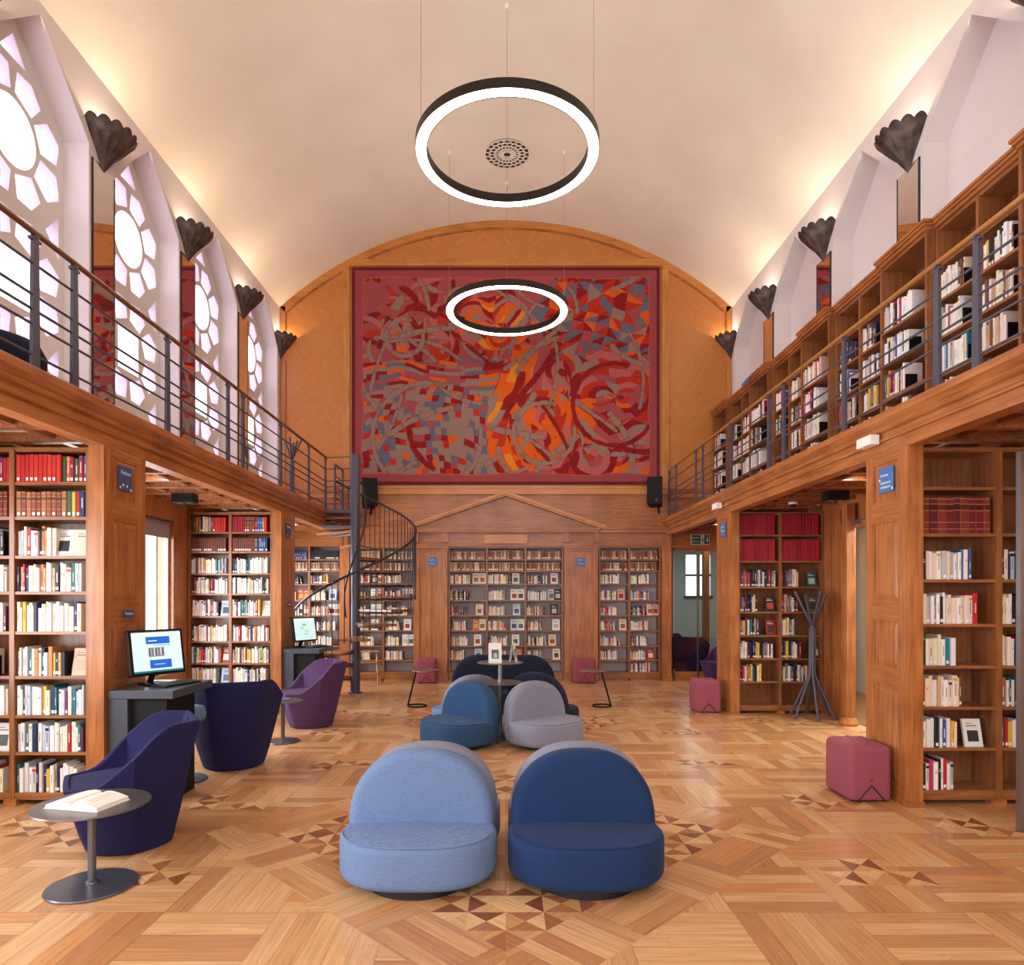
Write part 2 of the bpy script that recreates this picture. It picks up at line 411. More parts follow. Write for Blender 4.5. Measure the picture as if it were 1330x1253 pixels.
# pierced tracery windows of the left gallery
def tracery():
    cu = bpy.data.curves.new('tracery', 'CURVE'); cu.dimensions = '2D'; cu.fill_mode = 'BOTH'; cu.extrude = .05
    def spl(pts):
        sp = cu.splines.new('POLY'); sp.points.add(len(pts) - 1)
        for p, q in zip(sp.points, pts): p.co = (q[0], q[1], 0, 1)
        sp.use_cyclic_u = True
    W_ = .70
    spl([(-W_, 2.6), (W_, 2.6), (W_, 5.9), (0, 6.56), (-W_, 5.9)])
    def hole(pts):
        P = [(x, z, 0, 0) for x, z in pts]
        for h in ((1,0,.60),(-1,0,.60),(0,-1,-2.68),(.62,.66,.66*6.40),(-.62,.66,.66*6.40)):
            P = clip(P, h)
            if len(P) < 3: return
        A = abs(sum(P[i][0]*P[(i+1)%len(P)][1] - P[(i+1)%len(P)][0]*P[i][1] for i in range(len(P)))) / 2
        if A > .004: spl([(p[0], p[1]) for p in P])
    pol = lambda r, a, cz: (r*math.cos(a), cz + r*math.sin(a))
    hole([pol(.29, 2*PI*k/40, 5.50) for k in range(40)])
    hole([(-.21, 4.02), (.21, 4.02), (.21, 4.50), (-.21, 4.50)])
    for ci, cz in enumerate((5.50, 4.26, 3.02)):
        for k in range(8):
            a = PI/8 + k*PI/4; e = .325
            hole([pol(.352, a-e, cz), pol(.352, a+e, cz), pol(.57, a+e*.92, cz), pol(.665, a, cz), pol(.57, a-e*.92, cz)] if k % 4 in (0, 3) else
                 [pol(.352, a-e, cz), pol(.352, a+e, cz), pol(.55, a+e*.92, cz), pol(.605, a, cz), pol(.55, a-e*.92, cz)])
    for cz in (4.88, 3.64):
        for sg in (-1, 1): hole([(sg*.42, cz), (sg*.60, cz+.2), (sg*.60, cz-.2)])
    hole([(-.16, 6.13), (.16, 6.13), (0, 6.34)])
    hole([(-.2, 2.68), (.2, 2.68), (.2, 3.2), (-.2, 3.2)])
    o = bpy.data.objects.new('t', cu); COL.objects.link(o)
    dg = bpy.context.evaluated_depsgraph_get()
    me = bpy.data.meshes.new_from_object(o.evaluated_get(dg)); bpy.data.objects.remove(o)
    me.materials.clear(); me.materials.append(M['white_wall']); return me
tmesh = tracery()
for k, yf in enumerate(BAY_FAR):
    w = bpy.data.objects.new('window_%d' % (k + 1), tmesh); COL.objects.link(w); struct(w)
    # local x -> world Y, local y -> world Z, local z -> world X
    w.matrix_world = Matrix(((0,0,1,-4.29),(1,0,0,yf-.68),(0,1,0,0),(0,0,0,1)))
    g = MB(); g.mi = 0; g.box(-.32, .32, 5.2, 5.82, -.004, .004); g.box(-.24, .24, 3.98, 4.54, -.004, .004)
    g.build('clear_pane', M['glass'], w).location = (0, 0, -.02)
    g = MB()
    for a, b_, c, d in ((-.66,.66,5.83,6.3),(-.66,-.33,5.19,5.82),(.33,.66,5.19,5.82),(-.66,.66,4.55,5.18),(-.66,-.25,3.97,4.54),(.25,.66,3.97,4.54),(-.66,.66,2.62,3.96)):
        g.box(a, b_, c, d, -.003, .003)
    g.build('lilac_pane', M['glass_lilac'], w).location = (0, 0, -.03)

# mirrors on the piers between the gallery recesses
ORD = ['nearest', 'second', 'third', 'farthest', 'fifth']
for s in (-1, 1):
    side = 'left' if s < 0 else 'right'
    for k, yf in enumerate(BAY_FAR[:-1]):
        m_ = MB(); m_.box(s*3.992 - .004, s*3.992 + .004, yf + .05, yf + .40, ZG + .01, 5.74)
        mo = m_.build('pier_mirror', M['mirror'])
        vis = k - 5
        tag(mo, ('tall narrow mirror strip on the %s gallery wall, %s pier from the tapestry wall' % (side, ['farthest','fifth-nearest','fourth-nearest','ninth','fourth','third','second','first'][k])), 'mirror', 'mirrors on the %s gallery piers' % side)
        e_ = MB(); e_.box(s*3.992 - .008, s*3.992 + .008, yf + .035, yf + .05, ZG + .01, 5.74); e_.box(s*3.992 - .008, s*3.992 + .008, yf + .40, yf + .41, ZG + .01, 5.74)
        e_.build('mirror_edge', M['iron_dark'], mo)

# gallery decks, soffits, cornices
for s in (-1, 1):
    side = 'left' if s < 0 else 'right'
    prof = [(2.85,2.57),(2.85,2.655),(2.828,2.660),(2.824,2.674),(2.832,2.684),(2.842,2.690),(2.842,2.722),(2.815,2.732),(2.806,2.748),(2.812,2.762),(2.800,2.772),(2.776,2.795),(2.770,2.800),(2.770,2.842),(2.785,2.86),(2.97,2.86),(2.97,2.57)]
    m_ = MB(); m_.prism([(s*a, b_) for a, b_ in prof], 'y', YB, YE)
    struct(m_.build('trim_cornice_' + side, M['oak_y']))
    m_ = MB(); m_.box(min(s*2.975, s*4.3), max(s*2.975, s*4.3), YB, YE, 2.72, ZG)
    struct(m_.build('floor_gallery_' + side, M['oak_y']))
    m_ = MB(); m_.box(min(s*2.975, s*4.08), max(s*2.975, s*4.08), YB, YE, 2.70, 2.718)
    struct(m_.build('ceiling_gallery_' + side, M['soffit_white'] if s < 0 else M['soffit']))
    m_ = MB()
    y = -3.4
    while y < YE - .1:
        m_.box(min(s*2.975, s*4.07), max(s*2.975, s*4.07), y, y + .07, 2.63, 2.70); y += .42
    for a in (3.3, 3.72): m_.box(min(s*a, s*(a+.05)), max(s*a, s*(a+.05)), YB, YE-.01, 2.65, 2.70)
    struct(m_.build('trim_soffit_beams_' + side, M['soffit']))
# lower outer walls: left with ground floor windows, right with a glazed doorway
def wall_rects(name, X, rects, th, material):
    m_ = MB()
    for y0, y1, z0, z1 in rects: m_.box(min(X, X+th), max(X, X+th), y0, y1, z0, z1)
    return struct(m_.build(name, material))
wall_rects('wall_left_lower', -4.07, [(YB,-.6,0,2.7),(-.6,.9,0,.7),(-.6,.9,2.4,2.7),(.9,2.0,0,2.7),(2.0,4.5,0,.7),(2.0,4.5,2.4,2.7),(4.5,5.9,0,2.7),(5.9,8.36,0,.55),(5.9,8.36,2.42,2.7),(8.36,9.6,0,2.7),(9.6,11.7,0,.7),(9.6,11.7,2.42,2.7),(11.7,YE+.3,0,2.7)], -.28, M['oak_v'])
n_win = len(BAY_FAR)
for k, (y0, y1) in enumerate(((2.0,4.5),(5.9,8.36),(9.6,11.7))):
    z0 = .55 if k == 1 else .7
    m_ = MB()
    for yy in (y0, y1-.05, y0 + (y1-y0)*.5, y1 - .32): m_.box(-4.17, -4.12, yy, yy+.04, z0, 2.42)
    m_.box(-4.17, -4.12, y0, y1, z0, z0+.06); m_.box(-4.17, -4.12, y0, y1, 2.36, 2.42)
    wo = struct(m_.build('window_%d' % (n_win + 1 + k), M['white']))
    MB().box(-4.15, -4.142, y0+.04, y1-.05, z0+.06, 2.36).build('pane', M['glass'], wo)
    bo = MB().box(-4.115, -4.105, y0+.02, y1-.02, 2.20, 2.40).build('blind', M['blind'], wo)
    MB().tube([(-4.10, y0+.02, 2.39), (-4.10, y1-.02, 2.39)], .02).build('blind_roller', M['steel'], bo)
wall_rects('wall_right_lower', 4.07, [(YB,6.2,0,2.7),(6.2,8.25,2.36,2.7),(8.25,YE+.1,0,2.7)], .16, M['oak_v'])
m_ = MB()
for a, b_ in ((8.27, 8.47), (8.49, 8.68)): m_.box(4.045, 4.069, a, b_, .1, 2.55)
struct(m_.build('trim_right_panelling', M['oak_v']))
dr = struct(MB().box(4.02, 4.10, 6.2, 8.25, 2.30, 2.36).box(4.04, 4.10, 8.19, 8.25, 0, 2.30).build('door_1', M['oak_v']))
MB().box(4.075, 4.087, 6.25, 8.15, .02, 2.30).build('pane', M['glass'], dr)
MB().box(4.03, 4.07, 8.05, 8.19, .05, 2.30).build('metal_stile', M['steel'], dr)
MB().box(4.0, 4.05, 7.7, 8.15, 2.32, 2.37).build('door_closer', M['steel'], dr)
struct(MB().box(5.5, 5.6, 4, 12, 0, 2.7).box(4.25, 5.6, 11.9, 12, 0, 2.7).box(4.25, 5.6, 4, 4.1, 0, 2.7).build('wall_corridor', M['grey_wall']))
struct(MB().box(4.25, 5.6, 4, 12, 2.7, 2.8).build('ceiling_corridor', M['soffit_white']))
area('corridor_fill', (4.9, 7.5, 2.66), (0, 0, 0), .3, 3.0, 170, (1, .98, .95))  # added fill without a fixture, brightens the corridor behind the glass
post = thing('wooden_post', 'square wooden post with moulded foot beside the glazed right doorway', 'post', (3.98, 7.93, 0))
MB().box(-.05, .05, -.06, .06, .1, 2.57).build('shaft', M['oak_v'], post, bevel=.006)
MB().lathe([(.105, 0), (.11, .03), (.095, .06), (.075, .1)], n=24).build('moulded_foot', M['oak_v'], post, smooth=30)
# end wall behind the camera: unseen, its big opening added for soft fill daylight
struct(MB().box(-4.3, -3.3, YB-.2, YB, 0, 8.4).box(3.3, 4.3, YB-.2, YB, 0, 8.4).box(-3.3, 3.3, YB-.2, YB, 0, .5).box(-3.3, 3.3, YB-.2, YB, 6.6, 8.4).build('wall_back', M['plaster']))

# ---- tapestry wall
e = MB()
n_ = 40; top = [(-XW-.2 + (2*XW+.4)*i/n_, 0) for i in range(n_+1)]
e.prism([(-4.25, 3.40), (4.25, 3.40)] + [(4.25, 6.7)] + [(XW*(1-2*i/n_), arc(XW*(1-2*i/n_)) + .08) for i in range(n_+1)] + [(-4.25, 6.7)], 'y', YE, YE + .2)
struct(e.build('wall_end', M['veneer']))
e = MB()
e.box(-4.05, 4.05, YE, YE+.2, 2.38, 3.40)
struct(e.build('wall_end_band', M['oak_x']))
struct(MB().box(-4.1, 2.9, YE+.33, YE+.45, 0, 2.9).build('wall_end_lower', M['case_back']))
# arch trim
def archtrim(name, r0, r1, y0, y1, xm, material):
    m_ = MB(); a_m = math.asin(xm / RAD)
    for i in range(60):
        a0, a1 = -a_m + 2*a_m*i/60, -a_m + 2*a_m*(i+1)/60
        q = lambda a, r: (r*math.sin(a), CRN - RAD + r*math.cos(a))
        m_.prism([q(a0, r0), q(a1, r0), q(a1, r1), q(a0, r1)], 'y', y0, y1)
    return struct(m_.build(name, material, smooth=30))
archtrim('trim_arch', RAD-.12, RAD-.002, YE-.035, YE, 3.99, M['honey'])
archtrim('trim_arch_bead', RAD-.145, RAD-.12, YE-.018, YE, 3.95, M['oak_x'])
m_ = MB()
for s in (-1, 1):
    m_.box(min(s*2.76, s*2.88), max(s*2.76, s*2.88), YE-.04, YE, 3.3, arc(2.88)-.10)
    m_.box(min(s*3.90, s*3.99), max(s*3.90, s*3.99), YE-.035, YE, ZG, 5.66).box(min(s*3.90, s*3.99), max(s*3.90, s*3.99), YE-.035, YE, 6.14, 6.62)
struct(m_.build('trim_end_uprights', M['honey_v']))
struct(MB().box(-2.88, 2.88, YE-.04, YE, 7.34, 7.46).build('trim_tapestry_top', M['honey']))
struct(MB().box(-2.9, 2.9, YE-.05, YE, 3.30, 3.42).box(-2.9, 2.9, YE-.065, YE, 3.405, 3.43).box(-3.98, -2.9, YE-.03, YE, 3.24, 3.3).box(2.9, 3.98, YE-.03, YE, 3.24, 3.3).build('trim_tapestry_ledge', M['honey']))

# ---- pediment, frieze, pilasters of the end wall
struct(MB().box(-1.66, 1.66, YE-.10, YE, 2.655, 2.70).box(-1.64, 1.64, YE-.085, YE, 2.62, 2.655).box(-2.85, -1.66, YE-.07, YE, 2.62, 2.68).box(1.66, 2.85, YE-.07, YE, 2.62, 2.68).box(-2.85, -1.7, YE-.09, YE, 2.68, 2.72).box(1.7, 2.85, YE-.09, YE, 2.68, 2.72).build('trim_end_cornice', M['oak_x']))
struct(MB().prism([(-1.62, 2.70), (1.62, 2.70), (0, 3.24)], 'y', YE-.03, YE).build('trim_pediment_field', M['field']))
def rake(s):
    m_ = MB(); L_ = Vector((s*1.74, 0, 2.70)); T_ = Vector((0, 0, 3.30)); d = (T_ - L_).normalized(); n2 = Vector((-d.z, 0, d.x)) * (1 if s < 0 else -1)
    for a, b_, yy in ((0, .045, .11), (-.03, 0, .08)):
        P = [L_ + n2*a, T_ + Vector((0, 0, a*1.05)), T_ + Vector((0, 0, b_*1.05)), L_ + n2*b_]
        m_.prism([(p.x, p.z) for p in P], 'y', YE-yy, YE)
    return m_
struct(rake(-1).build('trim_pediment_left_rake', M['honey'])); struct(rake(1).build('trim_pediment_right_rake', M['honey']))
struct(MB().box(-2.78,-1.64,YE-.012,YE,2.40,2.62).box(1.64,2.78,YE-.012,YE,2.40,2.62).box(-1.02,1.02,YE-.012,YE,2.40,2.62).box(-1.85,-1.2,YE-.02,YE,2.72,2.98).box(1.2,1.85,YE-.02,YE,2.72,2.98).build('trim_frieze_field', M['field']))
struct(MB().box(-.38, .38, YE-.05, YE-.001, 2.43, 2.585).build('trim_pale_plaque', M['honey']))
struct(MB().box(-1.30,-1.29,YE-.034,YE,2.70,2.83).box(1.29,1.30,YE-.034,YE,2.70,2.83).box(-1.03,1.03,YE-.02,YE,2.38,2.40).box(-1.13,-1.02,YE-.05,YE,2.45,2.62).box(1.02,1.13,YE-.05,YE,2.45,2.62).box(-1.64,-1.55,YE-.05,YE,2.45,2.62).box(1.55,1.64,YE-.05,YE,2.45,2.62).build('trim_frieze_blocks', M['oak_v']))
for s in (-1, 1):
    side = 'left' if s < 0 else 'right'
    t = thing('wall_pilaster', 'broad panelled oak pilaster %s of the pedimented bookcase' % side, 'pilaster', (s*1.33, YE, 0), 0)
    MB().box(-.30, .30, -.02, .32, 0, 2.38).build('body', M['oak_v'], t)
    MB().box(-.30, -.20, -.035, -.021, .1, 2.34).box(.20, .30, -.035, -.021, .1, 2.34).box(-.02, .01, -.028, -.021, .1, 2.34).build('stile', M['oak_v'], t)
    MB().box(-.32, .32, -.05, 0, 2.34, 2.38).box(-.33, .33, -.065, 0, 2.38, 2.42).box(-.31, .31, -.045, 0, 2.30, 2.32).build('capital', M['oak_x'], t)
    MB().box(-.31, .31, -.04, 0, 0, .12).build('base', M['oak_x'], t)
    t = thing('corner_post', 'oak corner post under the %s gallery at the tapestry wall' % side, 'post', (s*2.84, YE, 0))
    MB().box(-.08, .08, -.07, .3, 0, 2.57).build('shaft', M['oak_v'], t)
    MB().box(-.09, .09, -.085, -.07, 0, .12).build('base', M['oak_x'], t)
# ---- end alcove right: glass doors, vestibule
struct(MB().box(2.93, 4.06, YE-.012, YE+.12, 2.36, 2.695).build('wall_alcove', M['oak_x']))
struct(MB().box(2.9, 2.98, YE+.32, 16.6, 0, 2.7).box(5.6, 5.7, YE-.1, 16.6, 0, 2.7).box(2.98, 4.35, 16.5, 16.6, 0, 2.7).box(4.95, 5.6, 16.5, 16.6, 0, 2.7).box(4.35, 4.95, 16.5, 16.6, 0, 1.5).box(4.35, 4.95, 16.5, 16.6, 2.5, 2.7).build('wall_vestibule', M['grey_wall']))
struct(MB().box(2.9, 5.7, YE+.12, 16.6, 2.7, 2.8).build('ceiling_vestibule', M['soffit_white']))
area('vestibule_fill', (4.2, 14.2, 2.65), (0, 0, 0), .4, 2.0, 22, (.95, .98, 1))  # unseen fill light added to lift the vestibule interior
wo = struct(MB().box(4.35,4.95,16.47,16.5,1.98,2.03).box(4.60,4.68,16.47,16.5,1.5,2.5).box(4.30,5.0,16.46,16.5,1.44,1.51).build('window_%d' % (n_win+4), M['iron']))
dr = struct(MB().box(3.0, 4.07, YE+.02, YE+.06, .0, .16).box(3.0, 4.07, YE+.02, YE+.06, 2.30, 2.36).build('door_2', M['oak_x']))
MB().box(3.0, 3.395, YE+.03, YE+.042, .16, 2.30).build('pane', M['glass'], dr)
MB().box(3.425, 4.07, YE+.03, YE+.042, .16, 2.30).build('pane', M['glass'], dr)
MB().box(3.40, 3.42, YE+.01, YE+.05, .05, 2.36).build('metal_stile', M['steel'], dr)
MB().lathe([(.02, 0), (.02, .03)], n=12).build('lock', M['steel'], dr).location = (3.38, YE, .12)
t = thing('inner_doorway', 'dark wooden doorway standing inside the glazed vestibule', 'door frame', (3.3, 13.6, 0))
MB().box(-.06, .02, -.05, .05, 0, 2.4).build('upright', M['oak_v'], t)
MB().box(.62, .74, -.05, .05, 0, 2.4).build('upright', M['oak_v'], t)
MB().box(-.06, .74, -.05, .05, 2.4, 2.52).build('head', M['oak_x'], t)

# ---- pilasters carrying the galleries
def gallery_pilaster(s, y0, where):
    side = 'left' if s < 0 else 'right'
    t = thing('panelled_pilaster', '%s panelled oak pilaster carrying the %s gallery' % (where, side), 'pilaster', (s*2.90, y0, 0), 0)
    t.scale = (1, 1, 1)
    X = lambda a, b_: (min(s*a, s*b_), max(s*a, s*b_))
    m_ = MB(); x = X(-.035, .06); m_.box(*x, 0, .56, .045, 2.57); m_.build('core', M['oak_v'], t)
    x = X(-.05, -.035); MB().box(*x, 0, .11, .045, 2.57).build('stile', M['oak_v'], t); MB().box(*x, .47, .56, .045, 2.57).build('stile', M['oak_v'], t)
    for z0, z1 in ((.045, .12), (.84, .96), (1.33, 1.45), (2.07, 2.20), (2.52, 2.57)): MB().box(*x, .11, .47, z0, z1).build('cross_rail', M['oak_y'], t)
    for z0, z1 in ((.12, .84), (.96, 1.33), (1.45, 2.07), (2.20, 2.52)):
        m_ = MB(); ys = (.11, .47)
        o_, i_ = .018, .06
        rect = lambda q, xx: [(xx, ys[0]+q, z0+q), (xx, ys[1]-q, z0+q), (xx, ys[1]-q, z1-q), (xx, ys[0]+q, z1-q)]
        m_.rings([rect(0, s*-.036), rect(0, s*-.046), rect(o_, s*-.046), rect(o_, s*-.038), rect(i_, s*-.047), rect(i_+.004, s*-.047)], cap0=False)
        m_.build('panel', M['oak_v'], t)
    x = X(-.055, .065); MB().box(*x, -.01, .57, 0, .045).build('foot', M['oak_x'], t)
    return t
for s in (-1, 1):
    for y0, wh in ((4.84, 'nearest'), (8.66, 'farther')): gallery_pilaster(s, y0, wh)

# ------------------------------------------------------------------ bookcases and books
W_ = lambda n, c: (n, s2l(c))
PAL = {
 'white': [W_('white',(238,232,224))]*5 + [W_('cream',(236,226,206))]*3 + [W_('white',(240,236,232))]*4 + [W_('pale grey',(212,208,210))]*3 + [W_('pale blue',(186,198,216)), W_('tan',(196,158,116)), W_('black',(34,32,36)), W_('crimson',(170,36,48)), W_('navy',(34,48,88)), W_('teal',(40,108,116)), W_('yellow',(214,176,70)), W_('plum',(112,44,84)), W_('white',(242,238,234)), W_('orange',(206,128,76))],
 'cream': [W_('cream',(236,222,196))]*4 + [W_('white',(236,230,222))]*4 + [W_('tan',(204,164,124)), W_('pinkish',(214,170,152)), W_('black',(40,36,38)), W_('red',(176,44,44)), W_('pale grey',(196,188,186)), W_('brown',(120,78,56))],
 'red': [W_('bright red',(196,44,36)), W_('bright red',(188,38,34)), W_('bright red',(204,52,40))],
 'crimson': [W_('crimson',(158,22,42)), W_('crimson',(148,20,40)), W_('crimson',(168,28,48))],
 'maroon': [W_('maroon',(112,28,34)), W_('maroon',(98,24,30)), W_('brown leather',(128,52,34))],
 'leather': [W_('brown leather',(142,74,50)), W_('brown leather',(128,62,42)), W_('tan leather',(170,108,74))],
 'brown': [W_('brown',(116,56,38)), W_('brown',(104,50,34))],
 'gilt': [W_('brown leather',(122,76,52))]*3 + [W_('tan leather',(150,104,72))]*3 + [W_('dark brown',(84,50,38))]*2 + [W_('pale vellum',(196,170,136))]*2 + [W_('grey',(130,122,112)), W_('pale vellum',(214,196,166))],
 'blue': [W_('navy',(32,58,104)), W_('blue',(48,84,136))],
 'black': [W_('black',(30,36,40)), W_('black',(26,30,34))],
 'mixset': [W_('green',(56,98,62)), W_('orange',(204,92,44)), W_('blue',(46,98,150)), W_('crimson',(164,30,56)), W_('yellow',(214,170,60)), W_('navy',(30,54,104)), W_('red',(180,40,40)), W_('tan',(170,120,76))],
 'dark': [W_('black',(34,32,36))]*4 + [W_('white',(230,224,216))]*3 + [W_('grey',(120,118,122))]*2 + [W_('plum',(96,40,70)), W_('red',(180,36,44)), W_('teal',(44,104,116)), W_('yellow',(222,190,60)), W_('navy',(34,44,80)), W_('cream',(222,200,168)), W_('tan',(160,112,80))],
 'vivid': [W_('white',(240,236,232))]*9 + [W_('cream',(232,216,190))]*3 + [W_('black',(32,30,36))]*3 + [W_('orange',(220,128,48)), W_('red',(190,40,44)), W_('magenta',(190,60,100)), W_('teal',(40,126,148)), W_('yellow',(220,180,60)), W_('blue',(60,92,160)), W_('pale grey',(190,186,190))],
}
BOOKS = []; ENDS = []
ordn = ['', 'first', 'second', 'third', 'fourth', 'fifth', 'sixth', 'seventh', 'eighth', 'ninth', 'tenth', 'eleventh', 'twelfth', 'thirteenth', 'fourteenth', 'fifteenth', 'sixteenth', 'seventeenth', 'eighteenth', 'nineteenth', 'twentieth']
tens = {20: 'twenty', 30: 'thirty', 40: 'forty'}
def nth(k): return ordn[k] if k <= 20 else tens[k // 10 * 10] + '-' + ordn[k % 10] if k % 10 else tens[k // 10 * 10][:-1] + 'ieth'

def bookcase(name, label, group, mtx, bays, levels, ztop, depth, words, kick=.09, back='shelf', cornice=False, sidew=.03, div=.035, pale=False, feet=False):
    """bays: list of (x0,x1) clear openings; local frame: x to the viewer's right, y into the case"""
    t = thing(name, label, 'bookcase', mtx.to_translation(), mtx.to_euler().z, group)
    xa, xb = bays[0][0] - sidew, bays[-1][1] + sidew
    for x0, x1 in ((xa, bays[0][0]), (bays[-1][1], xb)): MB().box(x0, x1, 0, depth, 0, ztop).build('side_panel', M['shelf_v'], t)
    for b0, b1 in zip(bays, bays[1:]): MB().box(b0[1], b1[0], 0, depth, .03, ztop-.02).build('divider', M['shelf_v'], t)
    MB().box(xa+.005, xb-.005, depth, depth+.012, .02, ztop).build('back_panel', M['case_back'] if pale else M['shelf_v'], t)
    MB().box(bays[0][0], bays[-1][1], .012, depth, ztop-.03, ztop).build('top_board', M['shelf_x'], t)
    m_ = MB()
    for x0, x1 in bays: m_.box(x0, x1, .006, .03, kick*.4 if feet else 0, levels[0]-.022)
    m_.build('kick_board', M['shelf_x'], t)
    if feet: 
        for x in [bays[0][1] + div/2]: MB().box(x-.045, x+.045, -.02, .08, 0, .045).build('foot', M['oak_x'], t)
    for x0, x1 in bays:
        for z in levels: MB().box(x0, x1, .006, depth, z-.022, z).build('shelf', M['shelf_x'], t)
    if cornice:
        q = cornice; m_ = MB(); m_.box(xa-.005*q, xb+.005*q, -.015, depth, ztop, ztop+.03); m_.box(xa-.02*q, xb+.02*q, -.035, depth, ztop+.03, ztop+.055); m_.box(xa-.03*q, xb+.03*q, -.05, depth, ztop+.055, ztop+.08)
        m_.build('cornice', M['oak_x'], t)
    return t
def lum_bands(c): return sum(c) / 3
def fill(mtx, x0, x1, z, zh, pal, frac=1.0, hr=(.17, .22), tr=(.016, .036), depth=.16, shelfwords='', group='', faces=(), sticker=.6, gilt=False, lean=.15, seed=0, setback=.012, end=False, even=False):
    r = random.Random(seed); x = x0 + .006; lim = x0 + (x1 - x0) * frac - .006; i = 0
    hmax = zh - z - .035
    h0 = r.uniform(*hr); segs = pal if isinstance(pal, list) else [(1.0, pal)]
    while True:
        fr = (x - x0) / max(.01, lim - x0); p = [q for f_, q in segs if fr <= f_ + 1e-6] or [segs[-1][1]]; p = p[0]
        sets = p in ('red','crimson','maroon','leather','brown','gilt','blue','black')
        t_ = r.uniform(*tr) if not (sets and even) else tr[1] * r.uniform(.93, 1.0)
        if x + t_ > lim: break
        nm, c = r.choice(PAL[p])
        h = (h0 + r.uniform(-.004, .004) if sets else r.uniform(*hr))
        h = min(h, hmax); d = min(depth, h * .74) * (1 if sets else r.uniform(.86, 1.0))
        i += 1
        BOOKS.append(dict(m=mtx, x=x + t_/2, y=setback + (0 if sets else r.uniform(0, .02)), z=z, w=t_, h=h, d=d, c=tuple(v*r.uniform(.92, 1.06) for v in c), rot=0, rx=0, face=False,
                          st=r.random() < sticker and p not in ('crimson', 'maroon'), gilt=gilt and sets or (sets and p in ('leather','gilt','maroon')), mark=r.random() < .65 and p not in ('crimson', 'maroon', 'red', 'brown', 'black'), r=r.random(),
                          nm=nm, i=i, sw=shelfwords, g=group, kindw='volume' if sets else 'book'))
        x += t_ + .0012
        if not sets and r.random() < .04: x += .008
    if end or (r.random() < lean and not pal == 'gilt'):
        if x + .05 < x1 and not faces:
            ENDS.append((mtx, x + .004, z, shelfwords))
            x += .02
    if not isinstance(pal, list) and not sets and x + .09 < x1 and r.random() < lean:      # one leaning book
        nm, c = r.choice(PAL[pal]); h = min(r.uniform(*hr), hmax); a = math.radians(r.uniform(6, 12)); i += 1
        BOOKS.append(dict(m=mtx, x=x + .012 + math.sin(a)*h + .012, y=setback, z=z+.0005, w=.022, h=h, d=.13, c=c, rot=-a, rx=0, face=False, st=True, gilt=False, mark=True, r=r.random(), nm=nm, i=i, sw=shelfwords, g=group, kindw='leaning book'))
    for fx, cname, col, col2 in faces:
        xx = x0 + (x1 - x0) * fx; h = min(.2, hmax)
        BOOKS.append(dict(m=mtx, x=xx, y=.045, z=z, w=.66*h, h=h, d=.018, c=s2l(col), c2=s2l(col2), rot=0, rx=-.22, face=True, st=False, gilt=False, mark=False, r=.5, nm=cname, i=0, sw=shelfwords, g=group, kindw='face-out book'))

def book_geo(mb, b):
    w, h, d = b['w'], b['h'], b['d']; c = b['c']; page = s2l((228, 214, 190)); page = tuple(p*(.9+.1*b['r']) for p in page)
    if b['face']:
        mb.col = c; mb.box(-w/2, w/2, 0, .003, 0, h); mb.box(-w/2, w/2, d-.003, d, 0, h); mb.box(-w/2, -w/2+.003, .003, d-.003, 0, h)
        mb.col = page; mb.box(-w/2+.003, w/2-.004, .003, d-.003, .003, h-.004)
        mb.col = b['c2']; mb.box(-w*.3, w*.3, -.0008, 0, h*.18, h*.58)
        mb.col = tuple(v*.35 for v in c) if lum_bands(c) > .3 else (.7,.68,.62); mb.box(-w*.32, w*.25, -.0008, 0, h*.72, h*.77); mb.box(-w*.32, w*.05, -.0008, 0, h*.82, h*.85)
        return
    b_ = min(.003, w*.12)
    mb.col = c; e = min(.004, w*.2)
    # rounded spine and two boards
    mb.prism([(-w/2, .004), (-w/2+e, 0), (w/2-e, 0), (w/2, .004), (w/2, .007), (-w/2, .007)], 'z', 0, h)
    mb.box(-w/2, -w/2+b_, .007, d, 0, h); mb.box(w/2-b_, w/2, .007, d, 0, h)
    mb.col = page; mb.box(-w/2+b_, w/2-b_, .007, d-.003, .002, h-.004)
    k = w/2 - e*.6
    if b['gilt']:
        mb.col = s2l((206, 168, 96))
        for q in (.12, .3, .62, .8, .94): mb.box(-k, k, -.0006, .001, h*q, h*q+.0025)
        mb.col = tuple(v*.45 for v in c); mb.box(-k, k, -.0006, .001, h*.66, h*.78)
    elif b['mark']:
        mb.col = tuple(v*.3 for v in c) if lum_bands(c) > .25 else (.75, .72, .66)
        q = b['r']
        if w > .02 and q < .4: mb.box(-w*.25, w*.25, -.0006, .001, h*.6, h*.64); mb.box(-w*.2, w*.2, -.0006, .001, h*.68, h*.70)
        else: mb.box(-w*.1, w*.1, -.0006, .001, h*.35, h*(.55+.25*q))
        if q > .82: mb.col = b.get('c2') or s2l(((200,60,50),(60,80,140),(30,30,34),(210,170,60))[int(q*1000) % 4]); mb.box(-k, k, -.0005, .001, h*.82, h*.93)
    if b['st']:
        mb.col = (.86, .85, .82); mb.box(-min(k,.009), min(k,.009), -.001, .001, .012, .034)
def bmtx(b): return b['m'] @ Matrix.Translation((b['x'], b['y'], b['z'])) @ Matrix.Rotation(b['rot'], 4, 'Y') @ Matrix.Rotation(b['rx'], 4, 'X')

